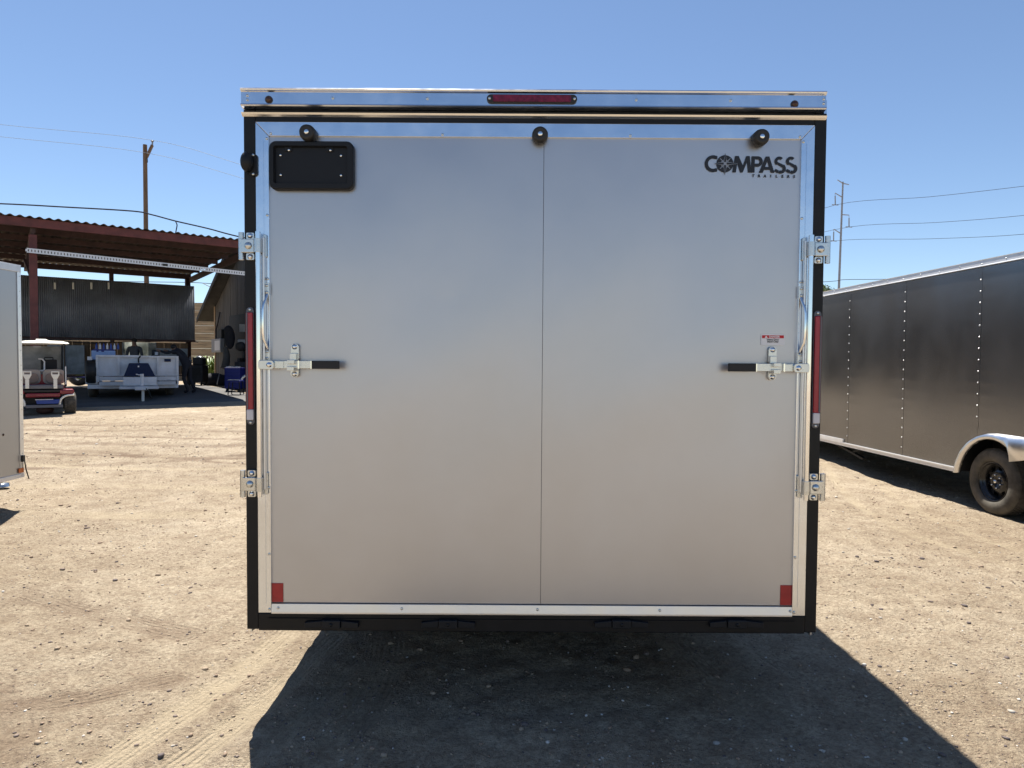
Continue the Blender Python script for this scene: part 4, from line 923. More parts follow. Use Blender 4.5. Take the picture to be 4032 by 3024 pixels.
# ================================================================== steel transmission pole on the right
TY = 90.
tb = at(3303, 1135, TY); tt = at(3319, 716, TY); TP = thing('transmission_pole', 'tall grey steel transmission pole with bracket arms above the charcoal trailer', 'transmission pole', (tb.x - .5, TY, 0))
o_ = Vector(TP.location)
part('mast', MB().tube([Vector((tb.x - .55, TY, -.3)) - o_, tb - o_, tt - o_], .21, 14, r1=.10), 'galv', TP)
def arm(p, q, drop=None):
    a = at(*p, TY) - o_; b = at(*q, TY) - o_; part('arm', MB().tube([a, b], .075, 8, r1=.055), 'galv', TP)
    if drop:
        c = at(*drop, TY) - o_; part('insulator', MB().tube([b, b + (c - b) * .25], .03, 6).tube([b + (c - b) * .25, c], .075, 8), 'galv', TP); part('clamp', MB().beam(c + Vector((-.45, 0, .04)), c + Vector((.4, 0, -.02)), .08, .09), 'galv', TP)
arm((3319, 722), (3297, 708)); arm((3319, 722), (3343, 727))
arm((3315, 776), (3288, 760), (3289, 807)); arm((3314, 845), (3343, 847), (3343, 894)); arm((3308, 918), (3283, 902), (3282, 949))
for (p, q, far, lb_) in (((3289, 807), (4032, 733), (3060, 900), 'highest transmission line running right from the steel pole'), ((3343, 894), (4032, 848), (3060, 960), 'middle transmission line running right from the steel pole'), ((3282, 949), (4032, 922), (3060, 1000), 'lowest transmission line running right from the steel pole')):
    mx = ((p[0] + q[0]) / 2, (p[1] + q[1]) / 2 + 5)
    cable([at(*far, TY + 25), at(*p, TY), at(*mx, TY - 9), at(*q, TY - 18), at(q[0] + 500, q[1] - 62, TY - 28)], .026, 'wire', lb_)
cable([at(3000, 1125, 70), at(3270, 1108, 70), at(3330, 1101, 70), at(3520, 1098, 70), at(3800, 1080, 70)], .03, 'wire', 'low dark wire just above the roof of the charcoal trailer')

# ================================================================== vegetation
def leaf_cloud(mb, c, R, n, size, sq=(1, 1, 1)):
    for _ in range(n):
        d = Vector((random.gauss(0, 1), random.gauss(0, 1), random.gauss(0, 1))).normalized() * (R * random.random() ** .4)
        p = Vector(c) + Vector((d.x * sq[0], d.y * sq[1], d.z * sq[2])); a = Vector((random.gauss(0, 1), random.gauss(0, 1), random.gauss(0, 1))).normalized(); b = a.cross(Vector((random.gauss(0, 1), random.gauss(0, 1), random.gauss(0, 1)))).normalized()
        s = size * (.6 + .8 * random.random()); mb.add([p - a * s, p + b * s * .45, p + a * s, p - b * s * .45], [(0, 1, 2, 3)])
tr = at(3252, 1150, 46); TR = thing('tree', 'small leafy tree top just showing above the charcoal trailer roof', 'tree', (tr.x, 46, .2))
part('trunk', MB().tube([(0, 0, -.2), (.1, 0, 2), (-.1, .1, 4.5)], .16, 8, r1=.07), 'bark', TR)
for k in range(5):
    a = random.random() * 6.28; part('limb', MB().tube([(0, 0, 3.2 + .2 * k), (.8 * math.cos(a), .8 * math.sin(a), 4.6 + .3 * k)], .05, 6, r1=.02), 'bark', TR)
cr = MB(); tz = at(3250, 1112, 46).z
for k in range(13):
    a = random.random() * 6.28; r_ = random.random() * .75; leaf_cloud(cr, (r_ * math.cos(a) + (.1 if k else 0), r_ * math.sin(a), tz - .45 - 2.0 * random.random() ** 1.2 - .3 * r_), .36, 150, .075)
part('crown', cr, 'leaf', TR, kind='stuff')
def blades(name, label, base, n, h, spread, material, cat='plant'):
    mb = MB()
    for _ in range(n):
        a = random.random() * 6.28; r_ = spread * random.random() ** .6; lean = .2 + .6 * random.random(); hh_ = h * (.5 + .6 * random.random()); p = Vector(base) + Vector((r_ * math.cos(a), r_ * math.sin(a) * .6, 0))
        d = Vector((math.cos(a), math.sin(a), 0)) * lean * hh_ * .5; sd = Vector((-math.sin(a), math.cos(a), 0)) * .028
        pts = [p, p + d * .25 + Vector((0, 0, hh_ * .55)), p + d * .9 + Vector((0, 0, hh_ * .95)), p + d * 1.7 + Vector((0, 0, hh_ * .85))]
        vs = []
        for i, q in enumerate(pts): k = (1, .9, .6, .05)[i]; vs += [q - sd * k, q + sd * k]
        mb.add(vs, [(0, 1, 3, 2), (2, 3, 5, 4), (4, 5, 7, 6)], True)
    return solo(name, mb, material, label, cat)
g1 = (at(826, 1490, 31).x, 31.0, T(-13.9, 31)); blades('grass_clump', 'bright green arching grass clump at the foot of the tan plank fence', g1, 320, 1.15, .35, 'leaf2')
for i, (px, h) in enumerate(((318, 1.1), (300, .9), (338, .95))):
    q = at(px, 1500, 30.5 + .4 * i); mb = MB(); leaf_cloud(mb, (q.x, q.y, T(q.x, q.y) + h * .55), .48, 260, .09, (1, .8, 1)); mb.tube([(q.x, q.y, T(q.x, q.y) - .05), (q.x, q.y, T(q.x, q.y) + h * .6)], .03, 6)
    solo('leafy_weed', mb, 'leaf2', ('sunlit green weed in the middle of three behind the spare tyre', 'lowest green weed, nearest the golf cart', 'green weed nearest the white utility trailer')[i], 'weed', 'sunlit weeds behind the shed')

# ================================================================== golf cart
GCY = 14.5; gs = 2650 / GCY
gcx = at(168, 1645, GCY).x; gcz = T(gcx, GCY); gth = math.atan2(-gcx, GCY)
g_r = Vector((math.cos(gth), math.sin(gth), 0)); g_n = Vector((-math.sin(gth), math.cos(gth), 0)); g_o = Vector((gcx, GCY, gcz))
GC = thing('golf_cart', 'burgundy golf cart with a white roof, tan seats and a blue bin at the back', 'golf cart', (gcx, GCY, gcz), gth)
def g(px, py, d=0.):
    p = hit(px, py, g_o + g_n * d, g_n) - g_o; return Vector((p.dot(g_r), d, p.z))
def gw(v): return g_o + g_r * v[0] + g_n * v[1] + Vector((0, 0, v[2]))
def gbox(x0, y0, x1, y1, d0, d1): a = g(x0, y1, d0); b = g(x1, y0, d0); return MB().box((a.x, d0, a.z), (b.x, d1, b.z))
rf = MB(); a = g(72, 1351, .1); b = g(270, 1351, .1); zr0, zr1 = g(170, 1351, .1).z, g(170, 1340, .1).z
prf = [(a.x - .02, zr0 - .01), (b.x + .01, zr0 - .01), (b.x + .01, zr0 + .03), (b.x - .10, zr0 + .055), (b.x - .35, zr0 + .065), (.08, zr1 + .035), (-.10, zr1 + .035), (a.x + .35, zr0 + .065), (a.x + .1, zr0 + .055), (a.x - .02, zr0 + .03)]
ringv = []
for d_, hs, ws in ((.10, .18, 1.0), (.13, .22, 1.0), (.42, 1.0, .97), (1.40, 1.0, .97), (1.55, .3, .97)): ringv += [(x_ * ws, d_, zr0 - .01 + (z_ - zr0 + .01) * hs) for x_, z_ in prf]
n_p = len(prf); rf.add(ringv, [tuple(range(n_p)), tuple(range(5 * n_p - 1, 4 * n_p - 1, -1))] + [(r_ * n_p + i, r_ * n_p + (i + 1) % n_p, (r_ + 1) * n_p + (i + 1) % n_p, (r_ + 1) * n_p + i) for r_ in range(4) for i in range(n_p)])
part('roof', rf, 'cream', GC)
for sx in (-1, 1):
    part('roof_strut', MB().tube([(sx * .42, .25, g(170, 1530).z), (sx * .41, .18, zr0 - .01)], .016, 8), 'black', GC)
    part('roof_strut', MB().tube([(sx * .40, 1.9, .75), (sx * .40, 1.4, zr0 - .01)], .016, 8), 'black', GC)
part('windscreen', MB().add([(-.38, 1.88, .8), (.38, 1.88, .8), (.38, 1.45, zr0 - .05), (-.38, 1.45, zr0 - .05)], [(0, 1, 2, 3)]), 'glass2', GC)
for x0, x1 in ((80, 160), (169, 257)):
    a = g(x0, 1512, .55); b = g(x1, 1455, .55)
    bk = part('seat_back', MB().prism(rrect(a.x, a.z, b.x, b.z, .09), .55, .68), 'seat2', GC, .02)
    part('seat_pad', MB().prism(rrect(a.x + .05, a.z + .02, b.x - .04, b.z - .08, .08), .51, .548), 'seat', bk, .015)
part('seat_base', MB().box((-.42, .60, .42), (.42, 1.15, g(170, 1517).z - .02)), 'seat', GC, .02)
part('deck', gbox(80, 1516, 248, 1532, .02, .6), 'greydeck', GC, .008)
part('deck_edge', gbox(84, 1534, 250, 1546, .0, .5), 'rubber', GC, .01)
part('rear_body', gbox(100, 1547, 238, 1566, -.01, .5), 'cartred', GC, .02)
part('body_tub', MB().box((-.34, .1, .22), (.33, 2.1, .55)), 'dark', GC)
part('front_cowl', MB().prism([(1.75, .30), (2.3, .30), (2.35, .55), (1.95, .85), (1.75, .85)], -.38, .38, 'yz'), 'cartred', GC)
part('bumper', gbox(101, 1592, 248, 1608, -.06, .04), 'greydeck', GC, .01)
part('differential', MB().ball(g(177, 1614, .25), .13, 8, (1.3, 1, .75)), 'rust2', GC)
for sx in (-1, 1):
    cxp = g(278, 1600).x * sx
    fe = MB(); P_ = []; n = 12
    inner_ = sx * g(235, 1550).x; outer_ = sx * g(292, 1550).x; zt_ = g(260, 1533).z; zm = g(260, 1552).z
    part('rear_fender', MB().box((inner_, -.02, zm + .0), (outer_, .62, zt_)), 'cartred', GC, .03)
    arc = [(outer_, zm - .015)] + [(inner_ + (outer_ - inner_) * (.72 - .72 * math.sin(math.radians(a))), zm - .02 - .17 * (1 - math.cos(math.radians(a)))) for a in range(10, 91, 16)] + [(inner_, zm - .24)]
    part('fender_trim', MB().tube([(a, -.035, b) for a, b in arc], .022, 8), 'cream', GC)
    t = MB().lathe([(.12, -.11), (.17, -.115), (.21, -.105), (.232, -.07), (.235, 0), (.232, .07), (.21, .105), (.17, .115), (.12, .11)], 32, ax='x')
    for row in (-.075, -.025, .025, .075):
        for k in range(26):
            b0 = 2 * math.pi * (k + (.5 if row in (-.025, .075) else 0)) / 26; b1 = b0 + .15
            t.add([(row + dx, r_ * math.cos(b), r_ * math.sin(b)) for r_ in (.22, .243) for dx, b in ((-.018, b0), (.018, b0), (.018, b1), (-.018, b1))], [(4, 5, 6, 7), (0, 1, 5, 4), (1, 2, 6, 5), (2, 3, 7, 6), (3, 0, 4, 7)])
    for yy in (.20, 1.75):
        wl = part('wheel', t if yy < 1 else MB().lathe([(.12, -.1), (.21, -.1), (.235, -.06), (.235, .06), (.21, .1), (.12, .1)], 28, ax='x'), 'tyre', GC, loc=(sx * (abs(g(278, 1600).x) - .005), yy, .235))
        part('rim', MB().lathe([(.13, sx * .07), (.11, sx * .03), (.04, sx * .06), (0, sx * .07)], 20, ax='x'), 'galvb', wl)
part('mirror', gbox(131, 1362, 162, 1368, .3, .33), 'galv', GC); 
a = g(152, 1415, .9); hx = MB().tube([g(151, 1413, .9), g(166, 1414, .9), g(175, 1424, .9), g(175, 1455, .9), g(168, 1460, .9), g(156, 1460, .9)], .015, 8); part('grab_rail', hx, 'galvb', GC)
part('bag_rail', MB().tube([(.43, .1, .66), (.43, .1, 1.05)], .012, 6), 'galvb', GC)
def solo_box(name, a, b, m_, label, cat, bevel=.01, group=None): return solo(name, MB().box(a, b), m_, label, cat, group, bevel)
def on_cart(px0, py0, px1, py1, d0, d1):
    a = g(px0, py1, d0); b = g(px1, py0, d0); return (a.x, d0, a.z), (b.x, d1, b.z)
a, b = on_cart(141, 1573, 235, 1592, -.065, .1); bn = thing('storage_bin', 'blue plastic bin sitting on the rear bumper of the golf cart', 'bin', gw(((a[0] + b[0]) / 2, a[1] + .05, a[2])), gth)
w_ = (b[0] - a[0]) / 2; h_ = b[2] - a[2]
part('bin_body', MB().prism([(-w_ + .02, .002), (w_ - .02, .002), (w_, h_), (-w_, h_)], -.06, .12), 'bluebin', bn, .008); part('bin_rim', MB().box((-w_ - .01, -.075, h_), (w_ * .45, -.055, h_ + .014)), 'galvb', bn)
a, b = on_cart(160, 1416, 225, 1454, 1.0, 1.4); cb = thing('tool_case', 'black tool case on the golf cart seat', 'case', gw(((a[0] + b[0]) / 2, 1.2, a[2])), gth); part('case_body', MB().box((-(b[0] - a[0]) / 2, -.18, 0), ((b[0] - a[0]) / 2, .18, b[2] - a[2])), 'blackp', cb, .02); part('case_handle', MB().tube([(-.08, 0, b[2] - a[2]), (-.08, 0, b[2] - a[2] + .05), (.08, 0, b[2] - a[2] + .05), (.08, 0, b[2] - a[2])], .012, 6), 'blackp', cb)
for i, px in enumerate((107, 218)):
    z0_, z1_ = g(px, 1530, -.02).z, g(px, 1466, -.02).z; sl_ = gw((g(px, 1500, -.02).x, -.012, z0_))
    sv = thing('shovel', ('left of the two pale D-handled shovels strapped to the back of the golf cart', 'right of the two pale D-handled shovels strapped to the back of the golf cart')[i], 'shovel', sl_, gth, 'shovels on the golf cart')
    H = z1_ - z0_
    part('shaft', MB().prism([(-.034, 0), (.034, 0), (.034, H - .15), (-.034, H - .15)], -.03, .01), 'cream', sv, .008)
    part('d_handle', MB().prism([(-.034, H - .149), (.034, H - .149), (.075, H - .06), (.075, H), (.055, H), (.050, H - .045), (-.050, H - .045), (-.055, H), (-.075, H), (-.075, H - .06)], -.03, .01), 'cream', sv, .006)
    part('handle_bar', MB().box((-.075, -.028, H + .001), (.075, .008, H + .022)), 'cream', sv, .006)

# ================================================================== white utility trailer under the shed
UY = 19.3; ug = T(-10.8, UY); ucx = at(533, 1450, UY).x; uth = math.atan2(-ucx, UY); u_r = Vector((math.cos(uth), math.sin(uth), 0)); u_n = Vector((-math.sin(uth), math.cos(uth), 0))
UT = thing('utility_trailer', 'white open utility trailer with a navy toolbox on its tongue, parked under the shed', 'trailer', (ucx, UY, ug + .03), uth)
uo = Vector(UT.location)
def u_(px, py, d=0.): p = hit(px, py, uo + u_n * d, u_n) - uo; return Vector((p.dot(u_r), d, p.z))
def uw(v): return uo + u_r * v[0] + u_n * v[1] + Vector((0, 0, v[2]))
def ub(x0, y0, x1, y1, d0, d1): a = u_(x0, y1, d0); b = u_(x1, y0, d0); return MB().box((a.x, d0, a.z), (b.x, d1, b.z))
part('front_board', ub(378, 1402, 702, 1478, .02, .05), 'white_paint', UT)
part('top_rail', ub(378, 1399, 550, 1406, -.04, .019), 'white_paint', UT, .004); part('top_rail', ub(553, 1402, 703, 1408, -.035, .019), 'white_paint', UT, .004)
for px in (378, 463, 543, 618, 694): part('stake', ub(px, 1406.5, px + 9, 1479, -.03, .019), 'white_paint', UT, .004)
part('corner_channel', ub(378, 1480, 390, 1504, -.03, .02), 'white_paint', UT); part('corner_channel', ub(696, 1480, 704, 1498, -.03, .02), 'white_paint', UT)
part('lower_rail', ub(390, 1476, 695, 1481, -.028, .018), 'white_paint', UT, .003)
part('lower_board', ub(391, 1482, 695, 1500, -.01, .03), 'white_paint', UT)
part('step_board', ub(391, 1503, 486, 1519, -.05, .02), 'white_paint', UT, .004); part('step_board', ub(618, 1501, 692, 1516, -.05, .02), 'white_paint', UT, .004)
part('deck', ub(345, 1512, 702, 1531, .051, 3.6), 'white_paint', UT)
for s, (xa, xb_) in ((-1, (378, 384)), (1, (697, 703))):
    part('side_board', ub(xa, 1402, xb_, 1512, .052, 3.4), 'white_paint', UT)
part('sign_plate', ub(647, 1413, 673, 1424, -.012, .019), 'navy', UT, .003, label='small dark plate on the white front board')
a = [u_(487, 1482, -.75), u_(612, 1482, -.75), u_(584, 1430, -.75), u_(508, 1430, -.75)]
tb = part('toolbox_lid', MB().add([tuple(p) for p in a] + [(p.x, -.15, p.z) for p in a], [(0, 1, 2, 3), (7, 6, 5, 4), (0, 4, 5, 1), (1, 5, 6, 2), (2, 6, 7, 3), (3, 7, 4, 0)]), 'navy', UT, .01, label='navy sloping toolbox lid')
part('lock', MB().box((u_(545, 1442, -.77).x - .015, -.77, u_(545, 1446, -.77).z), (u_(545, 1442, -.77).x + .02, -.751, u_(545, 1440, -.77).z)), 'galvb', tb)
part('toolbox_base', ub(485, 1484, 617, 1519, -.76, -.12), 'white_paint', UT, .008)
part('tongue_frame', ub(470, 1521, 625, 1533, -.9, .0), 'white_paint', UT, .005)
part('jack_tube', MB().tube([u_(559, 1519, -.98), u_(559, 1472, -.98)], .045, 12), 'white_paint', UT)
part('jack_handle', MB().tube([u_(559, 1474, -1.02), u_(548, 1477, -1.06), u_(535, 1473, -1.06)], .014, 8), 'white_paint', UT)
part('coupler', ub(531, 1521, 583, 1537, -1.10, -.91), 'white_paint', UT, .015)
part('jack_leg', MB().tube([(u_(563, 1545, -.98).x, -.98, T(-10.7, 18.3) - uo.z + .03), u_(563, 1537, -.98)], .035, 10), 'cream', UT)
part('safety_chain', MB().tube([u_(575, 1530, -1.1), u_(588, 1545, -1.05), u_(592, 1560, -1.0), u_(600, 1570, -.95)], .02, 6), 'dark', UT)
for px0, px1, s in ((330, 380, -1), (652, 702, 1)):
    a = u_(px0, 1530); b = u_(px1, 1530); xc_ = (a.x + b.x) / 2
    for yy in (1.2, 2.1):
        wl = part('wheel', MB().lathe([(.18, -.10), (.28, -.11), (.34, -.08), (.345, 0), (.34, .08), (.28, .11), (.18, .10)], 28, ax='x'), 'tyre', UT, loc=(xc_, yy, .345)); part('rim', MB().lathe([(.18, s * .07), (.15, s * .02), (.05, s * .04), (0, s * .04)], 20, ax='x'), 'white_paint', wl)
    part('fender', MB().box((xc_ - .15, .7, .72), (xc_ + .15, 2.6, .75)).box((xc_ - .15, .68, .44 if s > 0 else .40), (xc_ + .15, .7, .75)), 'white_paint', UT, .01)
part('gooseneck_hook', MB().tube([u_(546, 1428, -.05), u_(545, 1412, -.06), u_(553, 1402, -.05)], .02, 8), 'dark', UT)
a = u_(357, 1463, -.1); sp = part('spare_tyre', MB().lathe([(.2, -.12), (.30, -.13), (.335, -.09), (.34, 0), (.335, .09), (.30, .13), (.2, .12)], 32, ax='x'), 'rubber', UT, loc=(a.x, .25, a.z))
part('spare_hub', MB().lathe([(.19, -.05), (.05, -.03), (0, -.03)], 20, ax='x'), 'dark', sp); part('spare_bracket', ub(344, 1404, 362, 1418, .1, .3), 'white_paint', UT)

# ================================================================== workshop items
def W3(px0, py0, px1, py1, Y, dep):
    a = at(px0, py1, Y); b = at(px1, py0, Y); return Vector(((a.x + b.x) / 2, Y, a.z)), (b.x - a.x), (b.z - a.z), dep
# blue and white carton standing in the trailer bed
a = u_(360, 1403, .6); b = u_(453, 1366, .6); wd = b.x - a.x; hg_ = b.z - a.z; CT = thing('appliance_carton', 'blue and white printed carton standing in the utility trailer', 'carton', uw(((a.x + b.x) / 2, .6, a.z - .45)), uth); dp = .5
part('carton_body', MB().box((-wd / 2, 0, 0), (wd / 2, dp, hg_ * .60 + .45)), 'card', CT, .006)
part('bottle_tray', MB().box((-wd / 2 + .03, .05, hg_ * .60 + .451), (wd / 2 - .02, dp - .05, hg_ + .38)), 'navy2', CT)
for k in range(7): part('bottle', MB().lathe([(.03, 0), (.03, .10), (.012, .14), (.012, .17), (0, .17)], 10, ax='z').mesh('bottle', 'sticker' if k % 2 else 'bluebin'), None, CT, loc=(-wd / 2 + .12 + k * .09, .12, hg_ + .381))
part('carton_print', MB().box((-.05, -.004, .58), (.02, -.0005, .64)).box((-.17, -.004, .58), (-.12, -.0005, .63)), 'navy2', CT)
# hanging reel
c = at(488, 1372, 25.0); rl_ = thing('hose_reel', 'round pale reel hanging on the boards left of the bright panel', 'reel', c); part('rim', MB().lathe([(.11, -.04), (.13, -.05), (.13, .05), (.11, .04)], 24), 'cream', rl_); part('disc', MB().lathe([(.109, 0), (.04, -.01), (0, -.01)], 20), 'galvb', rl_); part('stem', MB().box((.0, .06, -.42), (.06, .09, .1)), 'dark', rl_)
def panel(px0, py0, px1, py1, D, m_, label, name='leaning_panel', cat='panel'):
    a = cl(px0, py1, D); b = cl(px1, py0, D); p = cw((a[0] + b[0]) / 2, D, a[2]); o = thing(name, label, cat, p, cang); hw_ = (b[0] - a[0]) / 2; H = b[2] - a[2]
    part('sheet', MB().box((-hw_, 0, 0), (hw_, .02, H)), m_, o, .004)
    for s in (-1, 1): part('edge_strip', MB().box((s * hw_, -.006, 0), (s * (hw_ + .015), .026, H)), 'galv', o)
    return o
panel(484, 1349, 613, 1440, DW + .05, 'glass', 'bright milky panel behind the standing man', 'light_panel')
panel(617, 1373, 737, 1440, DW - .15, 'glass2', 'grey white board behind the bending man')
panel(190, 1357, 252, 1460, DW - .45, 'glass2', 'grey mottled sheet behind the golf cart windscreen')
panel(260, 1360, 330, 1474, DW - .35, 'glass2', 'grey reflective sheet leaning beside the blue stand')
# blue stand
bs_ = MB(); P = lambda px, py, Y=24.2: at(px, py, Y)
bs_.tube([P(258, 1366), P(259, 1535)], .035, 8).tube([P(308, 1372), P(262, 1478), P(252, 1500)], .03, 8).tube([P(222, 1481), P(335, 1486)], .025, 8).tube([P(238, 1360), P(241, 1450)], .02, 8)
solo('folding_stand', bs_, 'navy2', 'dark blue tubular stand between golf cart and utility trailer', 'stand')
# dark tyre on the floor
c = at(345 - 33, 1500, 24.5); tyo = thing('loose_tyre', 'black tyre lying against the boards beside the spare wheel', 'tyre', (c.x, 24.5, T(c.x, 24.5) + .03)); part('tread_ring', MB().lathe([(.2, -.1), (.34, -.11), (.40, -.06), (.40, .06), (.34, .11), (.2, .1), (.2, -.1)], 28, (0, 0, .40)), 'rubber', tyo)
# black roller cabinet
c, wd, hg_, dp = W3(737, 1438, 797, 1516, 25.3, .5); gc_ = T(c.x, 25.3) + .03
RC = thing('roller_cabinet', 'black workshop cabinet with clutter on top, right of the bending man', 'cabinet', (c.x, 25.3, gc_)); H = c.z + hg_ - gc_
part('carcass', MB().box((-wd / 2, 0, .12), (wd / 2, dp, H)), 'junk', RC, .015); part('door_panel', MB().box((-wd / 2 + .08, -.02, .38), (wd / 2 - .08, -.001, H - .10)), 'dark', RC, .005)
part('shelf_lip', MB().box((-wd / 2, -.05, .10), (wd / 2, 0, .16)), 'junk', RC)
for s in (-1, 1):
    for yy in (.06, .44): part('castor', MB().lathe([(0, -.02), (.055, -.02), (.055, .02), (0, .02)], 12, (s * (wd / 2 - .07), yy, .055), 'x').box((s * (wd / 2 - .07) - .02, yy - .02, .06), (s * (wd / 2 - .07) + .02, yy + .02, .119)), 'rubber', RC)
c2, wd2, hg2, _ = W3(757, 1406, 797, 1437, 25.4, .4); mc = thing('bench_machine', 'black machine with a shiny top on the roller cabinet', 'machine', (c2.x, 25.4, gc_ + H + .001)); part('housing', MB().box((-wd2 / 2, 0, 0), (wd2 / 2, .35, hg2)), 'junk', mc, .04); part('bright_cover', MB().ball((.02, .15, hg2), .14, 8, (1.1, 1, .35)), 'alu', mc)
c2 = at(744, 1434, 25.35); solo('spray_bottle', MB().lathe([(0, 0), (.05, 0), (.055, .18), (.02, .24), (.02, .32), (0, .32)], 12, (c2.x, c2.y + .1, gc_ + H + .001), 'z'), 'galv', 'grey spray bottle standing on the left of the roller cabinet', 'bottle')
# machines on the trailer edge
a = u_(598, 1400, 2.4); b = u_(628, 1378, 2.4); wd = b.x - a.x; hg_ = b.z - a.z; zb_ = uo.z + u_(600, 1512).z; c = uw(((a.x + b.x) / 2, 2.4, a.z))
tv = thing('generator', 'dark machine with a white cap in the utility trailer bed', 'machine', (c.x, c.y, zb_), uth); part('housing', MB().box((-wd / 2, 0, .0), (wd / 2, .4, c.z + hg_ - zb_)), 'junk', tv, .03); part('white_cap', MB().lathe([(.05, 0), (.05, .1), (0, .1)], 12, (.02, -.06, c.z + hg_ * .1 - zb_), 'z'), 'sticker', tv)
# blue tool chest and stool by the workshop
c, wd, hg_, dp = W3(884, 1448, 944, 1538, 22.0, .5); gz_ = T(c.x, 22.0)
BC = thing('tool_chest', 'navy blue tool chest with bright tools on top, beside the workshop doorway', 'tool chest', (c.x, 22.0, gz_)); H = c.z + hg_ - gz_ 
part('chest_body', MB().box((-wd / 2, 0, .12), (wd / 2, dp, H)), 'navy2', BC, .012)
for k in range(5): part('drawer', MB().box((-wd / 2 + .03, -.015, .16 + k * (H - .2) / 5), (wd / 2 - .03, -.001, .14 + (k + 1) * (H - .2) / 5)), 'navy2', BC, .003)
for s in (-1, 1): part('castor', MB().lathe([(0, -.02), (.055, -.02), (.055, .02), (0, .02)], 12, (s * (wd / 2 - .06), .05, .055), 'x').box((s * (wd / 2 - .06) - .02, .03, .06), (s * (wd / 2 - .06) + .02, .07, .119)), 'rubber', BC)
for k in range(6):
    r_ = random.random; x_ = -wd / 2 + .06 + k * (wd - .12) / 5; sz = .03 + .02 * r_(); tl2 = solo('hand_tool', MB().box((c.x + x_ - sz, 22.1, gz_ + H + .001), (c.x + x_ + sz, 22.1 + .12, gz_ + H + .03 + .03 * r_())), 'chrome', ('%s bright hand tool from the left on the navy tool chest' % ('first', 'second', 'third', 'fourth', 'fifth', 'sixth')[k]), 'tool', 'hand tools on the navy tool chest', .006)
st2 = thing('work_stool', 'low navy stool with a bright curved backrest in front of the tool chest', 'stool', (at(930, 1560, 20.9).x, 20.9, T(-8.6, 20.9)))
part('seat', MB().box((-.20, -.15, .42), (.17, .2, .48)), 'navy2', st2, .02); part('backrest', MB().tube([(.17, 0, .50), (.22, 0, .58), (.32, .0, .63), (.40, 0, .65)], .035, 8), 'alu', st2); part('seat_trim', MB().box((-.20, -.16, .482), (.15, -.10, .495)), 'alu', st2)
for sx, sy in ((-.16, -.12), (.14, -.12), (-.16, .15), (.14, .15)): part('leg', MB().tube([(sx * 1.3, sy, .0), (sx, sy, .42)], .016, 6), 'black', st2)
# clutter by the workshop doorway: cabinet, hung coat, leaning shaft, sack
c, wd, hg_, dp = W3(933, 1275, 962, 1306, 25.0, .3); solo('wall_cabinet', MB().box((c.x - wd / 2, 25.2, c.z), (c.x + wd / 2, 25.45, c.z + hg_)), 'boxgrey', 'small grey cabinet high in the workshop doorway', 'cabinet', None, .01)
jb = MB(); q = at(905, 1330, 24.9); jb.ball((q.x, q.y, q.z), .42, 8, (.45, .3, 1.0)); jb.ball((q.x - .05, q.y, q.z + .28), .2, 6, (.8, .6, .9)); solo('hung_jacket', jb, 'darkcloth', 'black jacket hanging beside the workshop doorway', 'jacket')
q = at(892, 1450, 24.2); fl = MB().tube([at(888, 1370, 24.6), at(893, 1400, 24.5), at(884, 1450, 24.4)], .10, 8, r1=.16); solo('rolled_tarp', fl, 'bwall', 'pale brown rolled tarpaulin leaning at the workshop wall', 'tarpaulin')
solo('long_pole', MB().tube([at(864, 1470, 25.0), at(855, 1513, 24.8)], .02, 6), 'galv', 'thin grey pole leaning at the foot of the workshop wall', 'pole')
for i, (px, py, r_) in enumerate(((845, 1508, .38), (866, 1514, .34), (826, 1512, .26))):
    q = at(px, py, 26.2); mb = MB().ball((q.x, q.y, T(q.x, q.y) + r_ * .55), r_, 8, (1.25, .9, .75)); solo('black_sack', mb, 'darkcloth', ('large black sack at the foot of the workshop corner', 'black sack at the right of the heap by the workshop corner', 'small black sack at the left of the heap by the workshop corner')[i], 'sack', 'black sacks by the workshop')
c, wd, hg_, dp = W3(926, 1318, 968, 1375, 24.0, .4); q = thing('grinder_stand', 'grey workshop machine on a stand in the doorway', 'machine', (c.x, 24.3, T(c.x, 24.3)))
part('column', MB().tube([(0, 0, 0), (0, 0, c.z - q.location.z)], .06, 8), 'junk', q); part('motor', MB().box((-wd / 2, -.12, c.z - q.location.z), (wd / 2, .12, c.z + hg_ * .7 - q.location.z)), 'boxgrey', q, .04); part('wheel_guard', MB().lathe([(0, -.1), (.16, -.1), (.17, 0), (.16, .1), (0, .1)], 16, (-.05, -.14, c.z + hg_ * .2 - q.location.z)), 'junk', q)
solo('parts_rack', MB().box((at(928, 1420, 23.4).x, 23.3, T(-9.5, 23.4)), (at(975, 1420, 23.4).x, 23.8, at(940, 1425, 23.4).z)).box((at(928, 1420, 23.4).x + .1, 23.28, at(940, 1425, 23.4).z), (at(950, 1420, 23.4).x, 23.7, at(940, 1410, 23.4).z)), 'junk', 'dark rack full of parts behind the navy tool chest', 'rack', None, .01)

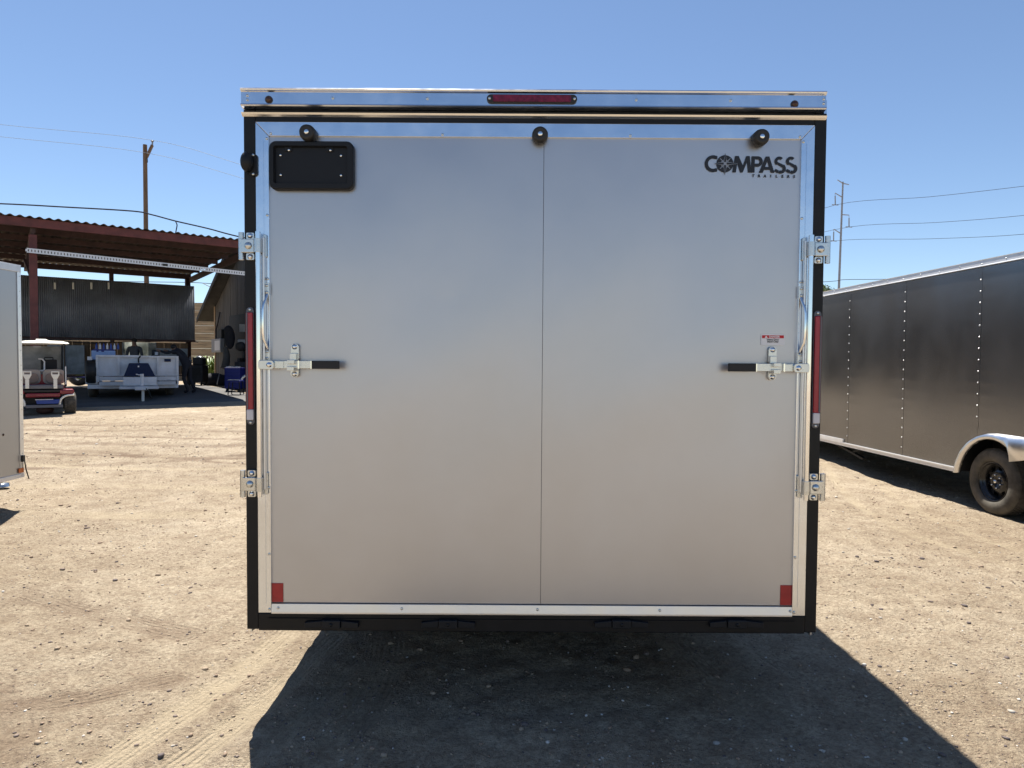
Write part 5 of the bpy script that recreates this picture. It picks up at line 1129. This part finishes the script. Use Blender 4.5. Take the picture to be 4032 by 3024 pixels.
# ================================================================== people
def person(name, label, joints, bones, root, mats, hair_c, hair_r, extra=None):
    me = bpy.data.meshes.new('body'); me.from_pydata([j[0] for j in joints], bones, []); ob = bpy.data.objects.new('tmp', me); COL.objects.link(ob)
    md = ob.modifiers.new('s', 'SKIN'); md.use_smooth_shade = True
    for i, j in enumerate(joints): me.skin_vertices[0].data[i].radius = (j[1], j[1] * (j[2] if len(j) > 2 else 1)); me.skin_vertices[0].data[i].use_root = (i == 0)
    sb = ob.modifiers.new('d', 'SUBSURF'); sb.levels = sb.render_levels = 2
    dg = bpy.context.evaluated_depsgraph_get(); m2 = bpy.data.meshes.new_from_object(ob.evaluated_get(dg)); COL.objects.unlink(ob); bpy.data.objects.remove(ob)
    for k_ in ('skin', 'shirt', 'darkcloth'): m2.materials.append(K[k_])
    for p in m2.polygons: p.material_index = mats(p.center); p.use_smooth = True
    r_ = thing(name, label, 'person', root); b = bpy.data.objects.new('body', m2); COL.objects.link(b); b.parent = r_
    part('hair', MB().ball(hair_c, hair_r, 8, (.95, 1.05, .85)), 'hair', r_)
    return r_
hx = at(530, 1385, 23.6).x; hz = T(hx, 23.6) + .03
J = [((0, 0, .95), .15, .75), ((0, 0, 1.15), .15, .75), ((0, 0, 1.36), .17, .7), ((0, 0, 1.47), .06), ((0, -.01, 1.56), .085, 1.0), ((0, -.01, 1.64), .075),
     ((.21, 0, 1.38), .065), ((.27, -.02, 1.10), .048), ((.24, -.20, .95), .038), ((.22, -.27, .92), .04), ((-.21, 0, 1.38), .065), ((-.27, -.02, 1.10), .048), ((-.24, -.20, .95), .038), ((-.22, -.27, .92), .04),
     ((.10, 0, .85), .095), ((.11, .01, .48), .065), ((.11, .03, .09), .045), ((.12, -.12, .04), .045), ((-.10, 0, .85), .095), ((-.11, .01, .48), .065), ((-.11, .03, .09), .045), ((-.12, -.12, .04), .045), ((0, -.11, 1.555), .018)]
B_ = [(0, 1), (1, 2), (2, 3), (3, 4), (4, 5), (2, 6), (6, 7), (7, 8), (8, 9), (2, 10), (10, 11), (11, 12), (12, 13), (0, 14), (14, 15), (15, 16), (16, 17), (0, 18), (18, 19), (19, 20), (20, 21), (4, 22)]
def m_a(c): return 0 if c.z > 1.44 or (abs(c.x) > .2 and c.y < -.12) else (2 if c.z < .93 else 1)
person('person', 'man in a grey shirt standing behind the white utility trailer', J, B_, (hx, 23.6, hz), m_a, (0, .005, 1.645), .095)
bx = at(738, 1560, 21.2).x; bz = T(bx, 21.2) + .03
J2 = [((-.02, 0, .93), .14, .8), ((-.10, 0, 1.12), .14, .8), ((-.22, 0, 1.32), .15, .75), ((-.33, 0, 1.38), .06), ((-.40, -.01, 1.40), .085), ((-.44, -.01, 1.46), .07),
      ((-.27, -.18, 1.33), .06), ((-.52, -.24, 1.26), .045), ((-.76, -.22, 1.34), .036), ((-.84, -.22, 1.35), .038), ((-.27, .18, 1.33), .06), ((-.52, .24, 1.26), .045), ((-.76, .2, 1.34), .036), ((-.84, .2, 1.35), .038),
      ((.0, -.10, .84), .09), ((-.06, -.11, .46), .062), ((.08, -.11, .09), .045), ((-.06, -.11, .04), .045), ((.03, .10, .84), .09), ((.02, .12, .46), .062), ((.20, .12, .09), .045), ((.08, .12, .04), .045), ((-.47, -.01, 1.36), .018)]
def m_b(c): return 0 if (c.x < -.34 and c.z > 1.30 and abs(c.y) < .12) or c.x < -.70 else 2
person('person', 'person in dark clothes bending forward at the right side of the utility trailer', J2, B_, (bx, 21.2, bz), m_b, (-.415, -.005, 1.465), .092)

for o in list(bpy.data.objects):
    if o.type == 'MESH' and o.users_collection == (): bpy.data.objects.remove(o)
